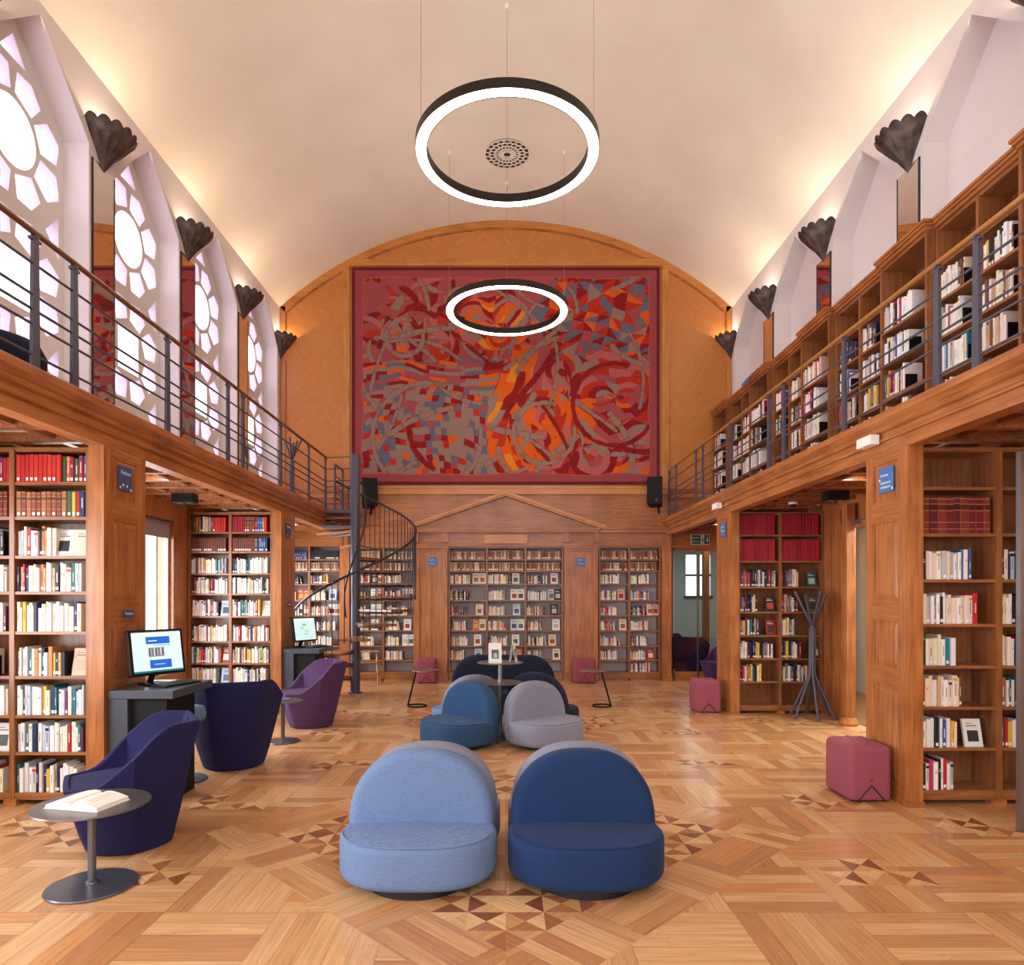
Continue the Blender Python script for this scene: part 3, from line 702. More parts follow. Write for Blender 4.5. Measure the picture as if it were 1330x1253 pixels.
LV_L = [.086, .379, .644, .925, 1.246, 1.533, 1.79, 2.07, 2.32]
LV_R = [.105, .41, .705, 1.00, 1.30, 1.62, 1.95, 2.285]
LV_E = [.15, .37, .62, .893, 1.16, 1.43, 1.72, 1.95, 2.155]
LV_U = [.05, .21, .53, .85, 1.17, 1.47]
T = Matrix.Translation
def shelf_ord(levels, k): return ordn[len(levels) - k]     # counted from the top
FACES = [('white',(236,230,222),(90,90,96)),('white',(240,238,232),(190,180,170)),('cream',(234,222,200),(70,66,70)),('pale grey',(206,202,204),(120,110,104)),('white',(232,226,220),(150,60,50)),('pale blue',(196,206,220),(60,80,110)),('cream',(230,214,186),(150,90,60)),('red',(176,52,44),(232,216,190)),('white',(240,238,234),(40,40,44)),('teal',(52,96,104),(210,214,206)),('orange',(196,96,56),(206,160,90)),('pinkish',(216,170,150),(150,40,40)),('dark',(46,42,44),(200,190,180))]

# left near case: px 0-113
ml = T((-4.06, 4.90, 0))
lb = [(.03, .495), (.53, 1.045)]
bookcase('oak_bookcase', 'tall oak bookcase with paperbacks, nearest on the left side', None, ml, lb, LV_L, 2.57, .26, '', feet=True)
spec = {8: [('red',.6),('mixset',1)], 7: [('leather',.7),('mixset',1)]}
for bi, (x0, x1) in enumerate(lb):
    for k, z in enumerate(LV_L):
        zh = LV_L[k+1] if k+1 < len(LV_L) else 2.60
        sw = '%s shelf, %s bay of nearest left bookcase' % (shelf_ord(LV_L, k).replace('first', 'top'), ('left', 'right')[bi])
        pal = 'white'; kw = {}; fr = 1
        if k == 8: pal = [(.60,'red'),(1,'mixset')] if bi else 'mixset'; kw = dict(hr=(.165,.20), tr=(.024,.032))
        elif k == 7: pal = [(.70,'leather'),(1,'mixset')] if bi else 'maroon'; kw = dict(hr=(.18,.19), tr=(.022,.036))
        elif k == 6: fr = .58 if bi else .9
        elif k in (5, 4, 2, 1): fr = .97
        elif k == 3: fr = .70
        elif k == 0: fr = .93
        faces = ()
        if k == 6 and bi: faces = ((.62,'white',(228,226,226),(30,34,38)), (.88,'cream',(234,216,196),(228,206,184)))
        if k == 3 and bi: faces = ((.87,'tan',(206,172,146),(196,158,130)),)
        if k == 1 and not bi: faces = ((.80,'white',(226,224,222),(90,92,90)),); fr = .6
        if k == 7 and bi: kw['even'] = True
        if k == 8 and bi: kw['even'] = True
        fill(ml, x0, x1, z, zh, pal, fr, shelfwords=sw, group='books in the nearest left bookcase', faces=faces, seed=100+bi*20+k, hr=kw.get('hr', (.165, .215)), tr=kw.get('tr', (.014,.032)), even=kw.get('even', False), end=(k in (3,5)))
# left second case
ml = T((-4.06, 8.72, 0)); lb = [(.03, .52), (.555, 1.05)]
bookcase('oak_bookcase', 'oak bookcase with white paperbacks beside the left window', None, ml, lb, LV_L, 2.57, .26, '')
for bi, (x0, x1) in enumerate(lb):
    for k, z in enumerate(LV_L):
        zh = LV_L[k+1] if k+1 < len(LV_L) else 2.60
        sw = '%s shelf, %s bay of bookcase beside left window' % (shelf_ord(LV_L, k).replace('first', 'top'), ('left', 'right')[bi])
        pal = 'white'; kw = dict(hr=(.165,.21), tr=(.014,.03)); fr = .96; faces = ()
        if k == 8: pal = [(.25,'mixset'),(.55,'cream'),(1,'red')] if not bi else [(.3,'crimson'),(.6,'leather'),(.85,'mixset'),(1,'red')]; kw = dict(hr=(.18,.2), tr=(.022,.034))
        if k == 7: pal = 'brown' if not bi else [(.6,'brown'),(1,'blue')]; kw = dict(hr=(.17,.18), tr=(.018,.026), even=True)
        if k == 4: fr = .76; faces = ((.88,'pale blue',(190,202,222),(70,80,100)),) if not bi else ((.88,'cream',(230,218,200),(210,200,190)),)
        if k == 2 and not bi: fr = .78; faces = ((.89,'red',(150,40,48),(220,210,200)),)
        if k == 1: faces = ((.89,'pale blue',(176,196,224),(100,110,140)),) if not bi else (); fr = .68 if not bi else .9
        fill(ml, x0, x1, z, zh, pal, fr, shelfwords=sw, group='books in the bookcase beside the left window', faces=faces, seed=200+bi*20+k, **kw)
# left far case on the end wall under the gallery
ml = T((-4.06, YE+.02, 0)); lb = [(.03, .55), (.585, 1.105)]
bookcase('oak_bookcase', 'oak bookcase at far left under the gallery behind the spiral stair', None, ml, lb, LV_E, 2.60, .25, '', pale=True)
def endcase(ml, lb, wd, grp, seed, fr_lo, topsets):
    for bi, (x0, x1) in enumerate(lb):
        for k, z in enumerate(LV_E):
            if k == 0: 
                if seed == 500 and bi == 1: pass
                else: continue
            zh = LV_E[k+1] if k+1 < len(LV_E) else 2.38
            r = random.Random(seed + bi*31 + k)
            sw = '%s shelf of %s' % (shelf_ord(LV_E, k).replace('first', 'top'), wd[bi])
            faces = (); fr = r.uniform(*fr_lo); pal = 'cream'; kw = dict(hr=(.13, .175), tr=(.012, .028))
            if k >= 7: pal = topsets[bi][8-k]; fr = .985; kw = dict(hr=(.135, .15), tr=(.018, .026))
            elif k > 0:
                nf = r.choice((0, 1, 1, 2))
                pos = [.72, .9] if nf == 2 else [r.uniform(.72, .86)]
                if fr < .62 and nf: faces = tuple((p, *r.choice(FACES)) for p in pos[:nf])
                pal = r.choice(('cream', 'cream', 'cream', 'white', 'dark' if k > 3 else 'cream'))
            fill(ml, x0, x1, z, zh, pal, fr, shelfwords=sw, group=grp, faces=faces, seed=seed+bi*20+k, lean=.1, depth=.15, **kw)
endcase(ml, lb, ['far left bookcase, left bay', 'far left bookcase, right bay'], 'books in the far left bookcase', 300, (.55, .9), [('blue','gilt'), ('black','gilt')])
# stair case, central case, right case on the end wall
ml = T((-2.76, YE+.02, 0)); lb = [(.04, .565), (.60, 1.12)]
bookcase('oak_bookcase', 'oak end wall bookcase seen through the spiral stair', None, ml, lb, LV_E, 2.38, .25, '', pale=True)
endcase(ml, lb, ['bookcase behind the stair, left bay', 'bookcase behind the stair, right bay'], 'books in the bookcase behind the stair', 400, (.45, .8), [('gilt','gilt'), ('gilt','gilt')])
ml = T((-1.03, YE+.02, 0)); lb = [(.04, .675), (.71, 1.36), (1.395, 2.02)]
bookcase('oak_bookcase', 'wide three-bay oak bookcase below the pediment', None, ml, lb, LV_E, 2.38, .25, '', pale=True)
endcase(ml, lb, ['bookcase below pediment, left bay', 'bookcase below pediment, middle bay', 'bookcase below pediment, right bay'], 'books in the bookcase below the pediment', 450, (.45, .62), [('gilt','gilt')]*3)
ml = T((1.64, YE+.02, 0)); lb = [(.04, .535), (.57, 1.08)]
bookcase('oak_bookcase', 'two-bay oak bookcase right of the pediment beside the glass doors', None, ml, lb, LV_E, 2.38, .25, '', pale=True)
endcase(ml, lb, ['bookcase right of pediment, left bay', 'bookcase right of pediment, right bay'], 'books in the bookcase right of the pediment', 500, (.55, .75), [('gilt','gilt'), ('gilt','gilt')])
# right near case
ml = T((2.965, 4.90, 0)); lb = [(.03, .555), (.60, 1.07)]
bookcase('oak_bookcase', 'tall oak bookcase with maroon volumes, nearest on the right side', None, ml, lb, LV_R, 2.57, .26, '', feet=True)
R1 = {6: ('maroon', .97), 5: ('vivid', .76), 4: ('vivid', .80), 3: ('vivid', .5), 2: ('cream', .66), 1: ('vivid', .5), 0: ('vivid', .5)}
for bi, (x0, x1) in enumerate(lb):
    for k, z in enumerate(LV_R):
        zh = LV_R[k+1] if k+1 < len(LV_R) else 2.57
        if k == 7 or (bi and k in (6, 0)): continue
        pal, fr = R1[k]; faces = (); kw = dict(hr=(.18,.225), tr=(.016,.036))
        if k == 6: kw = dict(hr=(.262,.266), tr=(.046,.062), depth=.19)
        if k == 1 and not bi: faces = ((.76,'white',(236,234,230),(50,50,54)),)
        if bi: fr = .8; pal = 'white' if k > 2 else 'dark'
        fill(ml, x0, x1, z, zh, pal, fr, shelfwords='%s shelf, %s bay of nearest right bookcase' % (shelf_ord(LV_R, k).replace('first', 'top'), ('left', 'right')[bi]), group='books in the nearest right bookcase', faces=faces, seed=600+bi*20+k, lean=0, **kw)
# right second case
ml = T((2.965, 8.72, 0)); lb = [(.03, .525), (.56, 1.07)]
bookcase('oak_bookcase', 'oak bookcase with two rows of crimson volumes behind the coat stand', None, ml, lb, LV_R, 2.57, .26, '', feet=True)
for bi, (x0, x1) in enumerate(lb):
    for k, z in enumerate(LV_R):
        zh = LV_R[k+1] if k+1 < len(LV_R) else 2.60
        if k == 0: continue
        pal = 'dark'; fr = (.55, .95, .9, .55, .5, .95)[k % 6] if not bi else (.6, .5, .55, .4, .45, .5)[k % 6]; faces = (); kw = dict(hr=(.18,.225), tr=(.014,.032))
        if k >= 6: pal = 'crimson'; fr = .985; kw = dict(hr=(.268,.27) if k == 7 else (.27,.275), tr=(.03,.045), depth=.2)
        if k == 1: fr = .6 if not bi else .85
        if k == 5 and bi: faces = ((.80,'teal',(52,84,88),(190,200,190)),)
        if k == 4: faces = ((.82,'black',(34,32,34),(190,70,60)),) if not bi else ((.84,'dark',(90,84,80),(60,60,60)),)
        if k == 3 and not bi: faces = ((.84,'red',(140,40,36),(60,50,50)),)
        if k == 2 and bi: faces = ((.88,'dark',(60,48,50),(210,190,120)),)
        fill(ml, x0, x1, z, zh, pal, fr, shelfwords='%s shelf, %s bay of coat-stand bookcase' % (shelf_ord(LV_R, k).replace('first', 'top'), ('left', 'right')[bi]), group='books in the bookcase behind the coat stand', faces=faces, seed=700+bi*20+k, lean=0, **kw)
# upper gallery cases on the right: projecting single bays and recessed double bays
UPO = []
for k in range(5):
    yb = 11.98 - 1.785 * k          # far end of the projecting unit
    UPO.append((yb, .745, 3.63, 1)); 
    if k < 4: UPO.append((yb - .745 - .004, 1.032, 3.70, 2))
UPO.append((11.98 - 1.785*4 - .75, 1.032, 3.70, 2))
unit_words = ['farthest', 'second-farthest', 'third-farthest', 'fourth-farthest', 'fifth-farthest', 'sixth-farthest', 'fourth-nearest', 'third-nearest', 'second-nearest', 'nearest']
for ui, (yf, wd, xf, nb) in enumerate(UPO):
    mtx = T((xf, yf, ZG)) @ Matrix.Rotation(-PI/2, 4, 'Z')
    if nb == 1: lb = [(.035, wd-.035)]
    else: lb = [(.03, wd/2-.015), (wd/2+.015, wd-.03)]
    dep = 3.965 - xf
    bookcase('gallery_bookcase', '%s oak bookcase on right gallery, %s, counted from the tapestry wall' % (['first','second','third','fourth','fifth','sixth','seventh','eighth','ninth','tenth'][ui], 'single projecting bay' if nb == 1 else 'double recessed bay'), 'oak bookcases along the right gallery', mtx, lb, LV_U, 1.80, dep, '', cornice=1 if nb == 1 else -1.1, div=.03)
    for bi, (x0, x1) in enumerate(lb):
        for k, z in enumerate(LV_U[:-1]):
            if k == 0 : continue
            r = random.Random(800 + ui*40 + bi*10 + k)
            if r.random() < .10 and ui < 8: continue
            fill(mtx, x0, x1, z, LV_U[k+1], r.choice(('vivid','dark','vivid','cream')), r.uniform(.5, .9), hr=(.19, .26), tr=(.014, .034), depth=.18,
                 shelfwords='%s shelf, %s of %s gallery case' % (['', 'bottom', 'third', 'second', 'top'][k], 'bay' if nb == 1 else ('left bay', 'right bay')[bi], unit_words[ui]), group='books on the right gallery', seed=900 + ui*40 + bi*10 + k, lean=0, end=r.random() < .6)

# which books show largest?
def seen_area(b):
    m4 = bmtx(b); w, h = b['w'], b['h']; d = .02 if b['z'] < 1.5 and b['m'][2][3] == 0 else .0
    P = [m4 @ Vector(p) for p in ((-w/2,0,0),(w/2,0,0),(w/2,0,h),(-w/2,0,h),(-w/2,b['d'],h),(w/2,b['d'],h))]
    if min(p.y for p in P) < .3: return 0
    xs = [657 + p.x*F/p.y for p in P]; ys = [774 - (p.z-1.5)*F/p.y for p in P]
    x0, x1, y0, y1 = max(0, min(xs)), min(1330, max(xs)), max(0, min(ys)), min(1253, max(ys))
    return max(0, x1-x0) * max(0, y1-y0)
order = sorted(range(len(BOOKS)), key=lambda i: -seen_area(BOOKS[i]))
solo = [i for i in order if seen_area(BOOKS[i]) > 30][:300]; solo_set = set(solo)
for i in sorted(solo):
    b = BOOKS[i]; mb = MB(); book_geo(mb, b); o = mb.build('book', M['book'], recalc=False); o.matrix_world = bmtx(b)
    posw = ('%s from left' % nth(b['i'])) if b['i'] else 'shown cover-out'
    if b['face']:
        # several face-out books on one shelf: left / right
        sib = sorted(j for j in range(len(BOOKS)) if BOOKS[j]['face'] and BOOKS[j]['sw'] == b['sw']); posw = ('left' if sib.index(i) == 0 else 'right') + ' cover shown' if len(sib) > 1 else 'cover shown'
    kw_ = {'face-out book': 'upright book', 'leaning book': 'tilted book'}.get(b['kindw'], b['kindw'])
    tag(o, '%s %s, %s, %s' % (b['nm'], kw_, posw, b['sw']), 'book', b['g'])
mb = MB()
for i, b in enumerate(BOOKS):
    if i in solo_set: continue
    mb.T = bmtx(b); book_geo(mb, b)
o = mb.build('books', M['book'], recalc=False)
tag(o, 'the many smaller books filling the distant bookcases and gallery shelves', 'books', kind='stuff')
print('BOOKS', len(BOOKS), len(solo), 'ENDS', len(ENDS))
for mtx, x, z, sw in ENDS:
    m_ = MB(); m_.box(0, .0025, .0, .11, 0, .14); m_.box(0, .07, .0, .11, 0, .0015)
    o = m_.build('bookend', M['black']); o.matrix_world = mtx @ T((x, .02, z + .0005))
    tag(o, 'black metal bookend on %s' % sw, 'bookend', 'black metal bookends')

# ------------------------------------------------------------------ gallery railings
BARS = [3.52, 3.33, 3.24, 3.15, 2.965]
def railing(s, segs, posts, where):
    side = 'left' if s < 0 else 'right'
    t = thing('gallery_railing', 'slim iron railing with %s handrail along the %s gallery edge' % ('dark varnished' if s < 0 else 'light wooden', side), 'railing', (s*2.87, 0, ZG))
    for y0, y1 in segs:
        MB().tube([(0, y0, 3.712-ZG), (0, y1, 3.712-ZG)], .019, 12).build('handrail', M['handrail'] if s < 0 else M['brass'], t, smooth=40)
        for z in BARS: MB().tube([(0, y0, z-ZG), (0, y1, z-ZG)], .0085, 8).build('rail_bar', M['iron'], t, smooth=40)
    for y in posts:
        m_ = MB()
        m_.rings([[(-.011,y-.034,.004),(.011,y-.034,.004),(.011,y+.034,.004),(-.011,y+.034,.004)], [(-.011,y-.022,.80),(.011,y-.022,.80),(.011,y+.022,.80),(-.011,y+.022,.80)]])
        m_.box(-.012, .012, y-.045, y+.045, .80, .815); m_.box(-.02, .02, y-.012, y+.012, .815, .838)
        m_.build('post', M['iron'], t)
    return t
PY_ = [-2.2, -1.0, .35, 1.27, 1.65, 2.9, 4.16, 4.54, 5.79, 7.05, 7.45, 8.70, 9.94, 10.30]
rl = railing(-1, [(-3, 10.88), (11.46, 12.04)], PY_[:-1] + [10.86, 11.47, 12.0], '')
railing(1, [(-3, 12.04)], PY_ + [11.5, 12.0], '')
for k, z in enumerate([3.712] + BARS):      # return of the left railing to the stair column
    MB().tube([(0, 10.87, z-ZG), (.47, 10.80, z-ZG)], .019 if k == 0 else .0085, 10).build('return_bar', M['brass'] if k == 0 else M['iron'], rl, smooth=40)

# ------------------------------------------------------------------ fan wall lamps
def sconce(s, y, sc, where, corner=False):
    side = 'left' if s < 0 else 'right'
    t = thing('wall_lamp', 'dark bronze fan wall lamp, %s, %s side' % (where, side), 'wall lamp', (s*3.999, y, 5.72), 0, 'bronze fan wall lamps')
    n = 4 if corner else 8; per = 7; rim = []; mid = []; low = []
    for i in range(n*per+1):
        a = PI * i / (n*per) if not corner else PI/2 + PI/2 * i / (n*per); f = i % per / per; fl_ = abs(math.sin(PI * i / per))
        R_ = .295*sc*(1 + .05*fl_); z = (.34 + .04*fl_)*sc
        dx, dy = math.sin(a), math.cos(a)
        rim.append((-s*dx*R_, dy*R_, z)); mid.append((-s*dx*R_*.62*(1-.03*fl_), dy*R_*.62, z*.60)); low.append((-s*dx*.085*sc, dy*.085*sc, .10*sc))
    m_ = MB(); k = len(rim); V = rim + mid + low + [(-s*.012, 0, -.02*sc)]
    fs = []
    for r_ in range(2):
        for i in range(k-1): fs.append((r_*k+i, r_*k+i+1, (r_+1)*k+i+1, (r_+1)*k+i))
    for i in range(k-1): fs.append((2*k+i, 2*k+i+1, 3*k))
    m_.add(V, fs)
    sh = m_.build('fan_shade', M['bronze'], t, smooth=24)
    so = sh.modifiers.new('thick', 'SOLIDIFY'); so.thickness = .006
    MB().rings([[(-s*math.sin(PI*i/20)*.10*sc, math.cos(PI*i/20)*.10*sc, .11*sc) for i in range(10 if corner else 0, 21)], [(-s*math.sin(PI*i/20)*.004, math.cos(PI*i/20)*.004, -.035*sc) for i in range(10 if corner else 0, 21)]], cap0=False).build('tip', M['bronze'], t, smooth=40)
    lo = MB(); lo.tube([(-s*.05, -.06 if corner else -.02, .11*sc), (-s*.05, -.04 if corner else .02, .11*sc)], .010); lo.build('bulb', M['glow'], t)
    d = bpy.data.lights.new('lamp_light', 'POINT'); d.energy = 14 if corner else 26; d.color = WARM; d.shadow_soft_size = .018*sc
    o = bpy.data.objects.new('lamp_light', d); COL.objects.link(o); o.parent = t; o.location = (-s*(.07 if corner else .055), -.07 if corner else 0, .27 if corner else .22)
    return t
names_ = {6.77: 'nearest', 8.57: 'second in view', 10.37: 'third in view', 11.96: 'smallest looking, beside the tapestry wall'}
for s in (-1, 1):
    for y in (-.43, 1.37, 3.17, 4.97, 6.77, 8.57, 10.37, 11.96):
        sconce(s, y if y < 11 else YE-.001, 1.0, names_.get(y, {-.43: 'fourth behind', 1.37: 'third behind', 3.17: 'second behind', 4.97: 'just nearer than'}.get(y, '') + ' the nearest one in view'), y > 11)

# ------------------------------------------------------------------ ring pendants and ceiling rose
def ring_lamp(y, z, R_, label):
    t = thing('ring_pendant_lamp', label, 'pendant lamp', (0.015, y, z), 0, 'glowing ring pendant lamps')
    n = 96; w_ = .115; H = .088
    def band(prof):
        m_ = MB(); k = len(prof); vs = []; fs = []
        for i in range(n):
            a = 2*PI*i/n
            for r, zz in prof: vs.append((r*math.cos(a), r*math.sin(a), zz))
        for i in range(n):
            j = (i+1) % n
            for q in range(k-1): fs.append((i*k+q, j*k+q, j*k+q+1, i*k+q+1))
        m_.add(vs, fs); return m_
    band([(R_, -.004), (R_, H), (R_-w_, H), (R_-w_, -.004), (R_-w_+.008, -.004), (R_-w_+.008, .01)]).build('housing', M['copper'], t, smooth=40)
    band([(R_-.007, -.001), (R_-w_+.008, -.001)]).build('diffuser', M['glow'], t)
    band([(R_-.012, H+.0015), (R_-w_+.012, H+.0015)]).build('upward_diffuser', M['uplight'], t)
    for a in (0, PI/2, PI, 3*PI/2):
        if a == 3*PI/2: continue
        x, yy = (R_-.05)*math.cos(a), (R_-.05)*math.sin(a); zt = arc(x) - z - .004
        MB().tube([(x, yy, H), (x, yy, zt)], .0022, 6).build('cable', M['steel'], t)
        MB().lathe([(.018, zt-.05), (.03, zt-.02), (.03, zt)], x, yy, 16).build('cable_cap', M['white'], t)
    return t
ring_lamp(6.8, 5.89, .91, 'larger looking glowing ring lamp, nearer, high under the vault')
ring_lamp(10.1, 5.69, .90, 'farther glowing ring lamp hanging in front of the tapestry')
t = thing('ceiling_grille', 'round perforated ceiling grille in the vault behind the nearer ring lamp', 'vent', (0.02, 10.24, CRN))
MB().lathe([(.33, -.012), (.33, -.004)], n=48).build('backing', M['iron_dark'], t)
m_ = MB()
for r in (.33, .26, .19, .125, .06): m_.tube([(r*math.cos(2*PI*i/40), r*math.sin(2*PI*i/40), -.02) for i in range(41)], .008, 6)
for k in range(20):
    for sg in (1, -1): m_.tube([((.05+.28*q/8)*math.cos(2*PI*k/20+sg*.5*q/8), (.05+.28*q/8)*math.sin(2*PI*k/20+sg*.5*q/8), -.02) for q in range(9)], .0055, 5)
m_.build('lattice', M['plaster'], t)

# ------------------------------------------------------------------ tapestry
def srgb(a): return np.where(a <= .04045, a/12.92, ((a+.055)/1.055)**2.4)
NX, NY = 660, 462
u = np.linspace(0, 1.41, NX)[None, :].repeat(NY, 0); v_ = np.linspace(0, 1, NY)[:, None].repeat(NX, 1)   # v down
rs = np.random.RandomState(5)
def wob(x, y, sc, seed, n=5):
    q = np.random.RandomState(seed); o = 0
    for i in range(n):
        a = q.rand()*6.28; f = sc*(.6+q.rand()*1.2); o = o + np.sin((x*math.cos(a)+y*math.sin(a))*f + q.rand()*6.28)
    return o / n
wu = u + .018*wob(u, v_, 12, 1) + .009*wob(u, v_, 34, 8) + .005*wob(u, v_, 60, 2); wv = v_ + .018*wob(u, v_, 12, 3) + .009*wob(u, v_, 34, 9) + .005*wob(u, v_, 60, 4)
c8 = lambda *c: np.array(c, float)/255
ROSE, DRED, RED, ORG, YEL, GREY, SLATE, BORD, PINK, MAR = c8(166,80,84), c8(142,36,38), c8(184,54,38), c8(220,98,36), c8(224,138,46), c8(150,124,112), c8(104,106,120), c8(138,50,62), c8(186,100,100), c8(116,40,46)
img = np.zeros((NY, NX, 3)) + ROSE
def hsh(a, b, k=0): return np.mod(np.sin(a*127.1 + b*311.7 + k*74.7)*43758.5453, 1.0)
def pick(h, table):
    out = np.zeros((NY, NX, 3)) + table[-1][1]; acc = 0
    for p, c in table:
        out[(h >= acc) & (h < acc + p + 1e-9)] = c; acc += p
    return out
def lay(reg, src): img[reg] = src[reg]
# upper left: rose ground with dark red leaves and curls
LV = np.random.RandomState(3)
def leaf(x, y, a, L_, w, bend, c):
    ca, sa = math.cos(a), math.sin(a); dx, dy = wu-x, wv-y; s = (dx*ca + dy*sa)/L_; t = -dx*sa + dy*ca - bend*L_*(s*s)
    prof = w*np.sqrt(np.clip(s*(1-s)*4, 0, 1)); m = (s > 0) & (s < 1) & (np.abs(t) < prof)
    img[(s > -.02) & (s < 1.02) & (np.abs(t) < prof + .004) & ~m] = img[(s > -.02) & (s < 1.02) & (np.abs(t) < prof + .004) & ~m]*.6 + YEL*.25
    img[m] = c
for k in range(120):
    x, y = .05 + LV.rand()*.68, .04 + LV.rand()*.42
    leaf(x, y, LV.rand()*6.28, .07 + LV.rand()*.11, .008 + LV.rand()*.015, (LV.rand()-.5)*1.6, (PINK, DRED, MAR, ROSE, GREY, RED, PINK, DRED)[k % 8])
# big curls
for (a, b, R0) in ((.24,.31,.10), (.66,.25,.17)):
    d = np.hypot(wu-a, (wv-b)*1.25); th = np.arctan2(wv-b, wu-a); k = np.floor(d*34 + 1.5*np.sin(th*3+a)); h = hsh(k, np.floor(th*1.6 + k*.9), a)
    lay(d < R0, pick(h, [(.25,GREY),(.25,PINK),(.22,DRED),(.14,RED),(.14,ORG)] if a < .5 else [(.26,ORG),(.2,RED),(.05,YEL),(.19,DRED),(.14,PINK),(.16,GREY)]))
# band of long flat pieces, left
g2 = wv*58 + 1.6*np.sin(wu*9); r2 = np.floor(g2); h = hsh(np.floor(wu*11 + hsh(r2, 2)*4), r2)
lay((wu < .74) & (wv > .43) & (wv < .60), pick(h, [(.28,GREY),(.16,SLATE),(.18,ROSE),(.16,DRED),(.13,ORG),(.09,RED)]))
# mosaic lower left
gu = wu*34 + .7*np.sin(wv*11); gv = wv*44 + 1.4*np.sin(wu*6); row = np.floor(gv/1.3); colm = np.floor(gu + .6*hsh(row, 3)); h = hsh(colm, row)
lay((wu < .70 + .04*np.sin(wv*12)) & (wv > .57 + .03*np.sin(wu*12)), pick(h, [(.42,GREY),(.20,SLATE),(.14,DRED),(.10,RED),(.07,ORG),(.07,ROSE)]))
# triangles upper right
gu, gv = wu*17 + wv*4, wv*22 - wu*3.5; fu, fv = np.mod(gu, 1), np.mod(gv, 1); up = np.where(hsh(np.floor(gu), np.floor(gv), 5) > .4, fu + fv > 1, fu > fv); h = hsh(np.floor(gu), np.floor(gv), up*1.0 + 2)
lay((wu > .86 + .05*np.sin(wv*20)) & (wv < .47 + .03*np.sin(wu*14)), pick(h, [(.34,SLATE),(.12,GREY),(.20,DRED),(.16,RED),(.08,ORG),(.10,ROSE)]))
# central flame
cxm = .76 + .05*np.sin(wv*6.5); wd_ = .05 + .10*np.clip(wv-.3, 0, .4); s1 = np.floor((wu - cxm)*30 + 2.0*np.sin(wv*9)); h = hsh(s1, np.floor(wv*11 + s1*.6), 9)
lay((np.abs(wu - cxm) < wd_) & (wv > .36) & (wv < .95), pick(h, [(.48,ORG),(.22,RED),(.12,YEL),(.08,GREY),(.10,DRED)]))
# concentric wheels, right
for (a, b, R0, hot) in ((1.0,.54,.13,0),(1.20,.60,.20,0),(1.26,.86,.13,0),(1.05,.83,.17,0),(.88,.74,.17,1)):
    d = np.hypot(wu-a, (wv-b)*.9); th = np.arctan2(wv-b, wu-a); k = np.floor(d*30 + 1.3*np.sin(th*2 + a*9)); h = hsh(k, np.floor(th*1.3 + k*1.3), 7 + a)
    lay(d < R0, pick(h, [(.28,DRED),(.20,RED),(.18,PINK),(.12,GREY),(.10,ORG),(.12,ROSE)] if not hot else [(.32,ORG),(.20,RED),(.05,YEL),(.18,DRED),(.13,PINK),(.12,GREY)]))
# grey ribbons
rb = np.random.RandomState(12); ribs = []
for k in range(44): ribs.append((rb.rand()*1.25+.07, rb.rand()*.86+.07, rb.rand()*6.28, .12 + rb.rand()*.26, (rb.rand()-.5)*4, .006 + rb.rand()*.007))
for a, b, R0 in ((.24,.31,.085),(1.20,.60,.19),(.88,.74,.14),(.34,.74,.25)): ribs.append((a+R0, b, PI/2, R0*5.2, 8.67, .009))
for k, (x0, y0, a, L_, bend, w) in enumerate(ribs):
    best = np.full((NY, NX), 9.0); tt = np.zeros((NY, NX)); x, y, an = x0, y0, a
    for q in range(16):
        nx_, ny_ = x + math.cos(an)*L_/16, y + math.sin(an)*L_/16; an += bend/16*.6
        vx, vy = nx_-x, ny_-y; tq = np.clip(((u-x)*vx + (v_-y)*vy)/(vx*vx+vy*vy), 0, 1); dd = (u-x-tq*vx)**2 + (v_-y-tq*vy)**2
        m = dd < best; best[m] = dd[m]; tt[m] = (q + tq)[m]; x, y = nx_, ny_
    best = np.sqrt(best) + .0025*wob(u, v_, 90, 60+k, 3); m = best < w
    img[(best < w+.003) & ~m] = img[(best < w+.003) & ~m]*.7 + MAR*.3
    img[m] = GREY if k % 5 else DRED; img[m & (np.mod(tt, 4) > 3.3)] *= .9
h = wob(u, v_, 200, 21, 7); m = h > .66; img[m] = img[m]*.4 + ORG*.6; m = h < -.62; img[m] *= .84
mg = .050 + .012*wob(u, v_, 26, 31); edge = np.minimum(np.minimum(u, 1.41-u), np.minimum(v_, 1-v_)); img[edge < mg] = ROSE*.95
m = (edge < mg) & (edge > mg-.005); img[m] = ORG*.5+ROSE*.5
img[edge < .014] = BORD*.8
img *= .96 + .04*np.sin(v_*900)[..., None]
img += (rs.rand(NY, NX, 1)-.5)*.03
gx = np.linspace(-2.72, 2.72, NX); gz = np.linspace(7.31, 3.47, NY)
P = np.zeros((NY, NX, 3)); P[..., 0] = gx[None, :]; P[..., 2] = gz[:, None]; P[..., 1] = -.004*np.cos(gx*18)[None, :]*np.linspace(0.2, 1, NY)[:, None]
me = bpy.data.meshes.new('tapestry'); nv = NX*NY
idx = np.arange(nv).reshape(NY, NX); q = np.stack([idx[:-1, :-1], idx[1:, :-1], idx[1:, 1:], idx[:-1, 1:]], -1).reshape(-1, 4)
me.vertices.add(nv); me.vertices.foreach_set('co', P.reshape(-1)); me.loops.add(q.size); me.loops.foreach_set('vertex_index', q.reshape(-1).astype(np.int32))
me.polygons.add(len(q)); me.polygons.foreach_set('loop_start', np.arange(0, q.size, 4, dtype=np.int32)); me.update(calc_edges=True)
at = me.color_attributes.new('Col', 'FLOAT_COLOR', 'POINT'); cc = np.ones((nv, 4)); cc[:, :3] = srgb(np.clip(img.reshape(-1, 3), 0, 1)); at.data.foreach_set('color', cc.reshape(-1).astype(np.float32))
me.materials.append(M['tapestry'])
tp = thing('tapestry', 'huge red, grey and orange abstract woven tapestry on the end wall', 'tapestry', (0, YE-.034, 0))
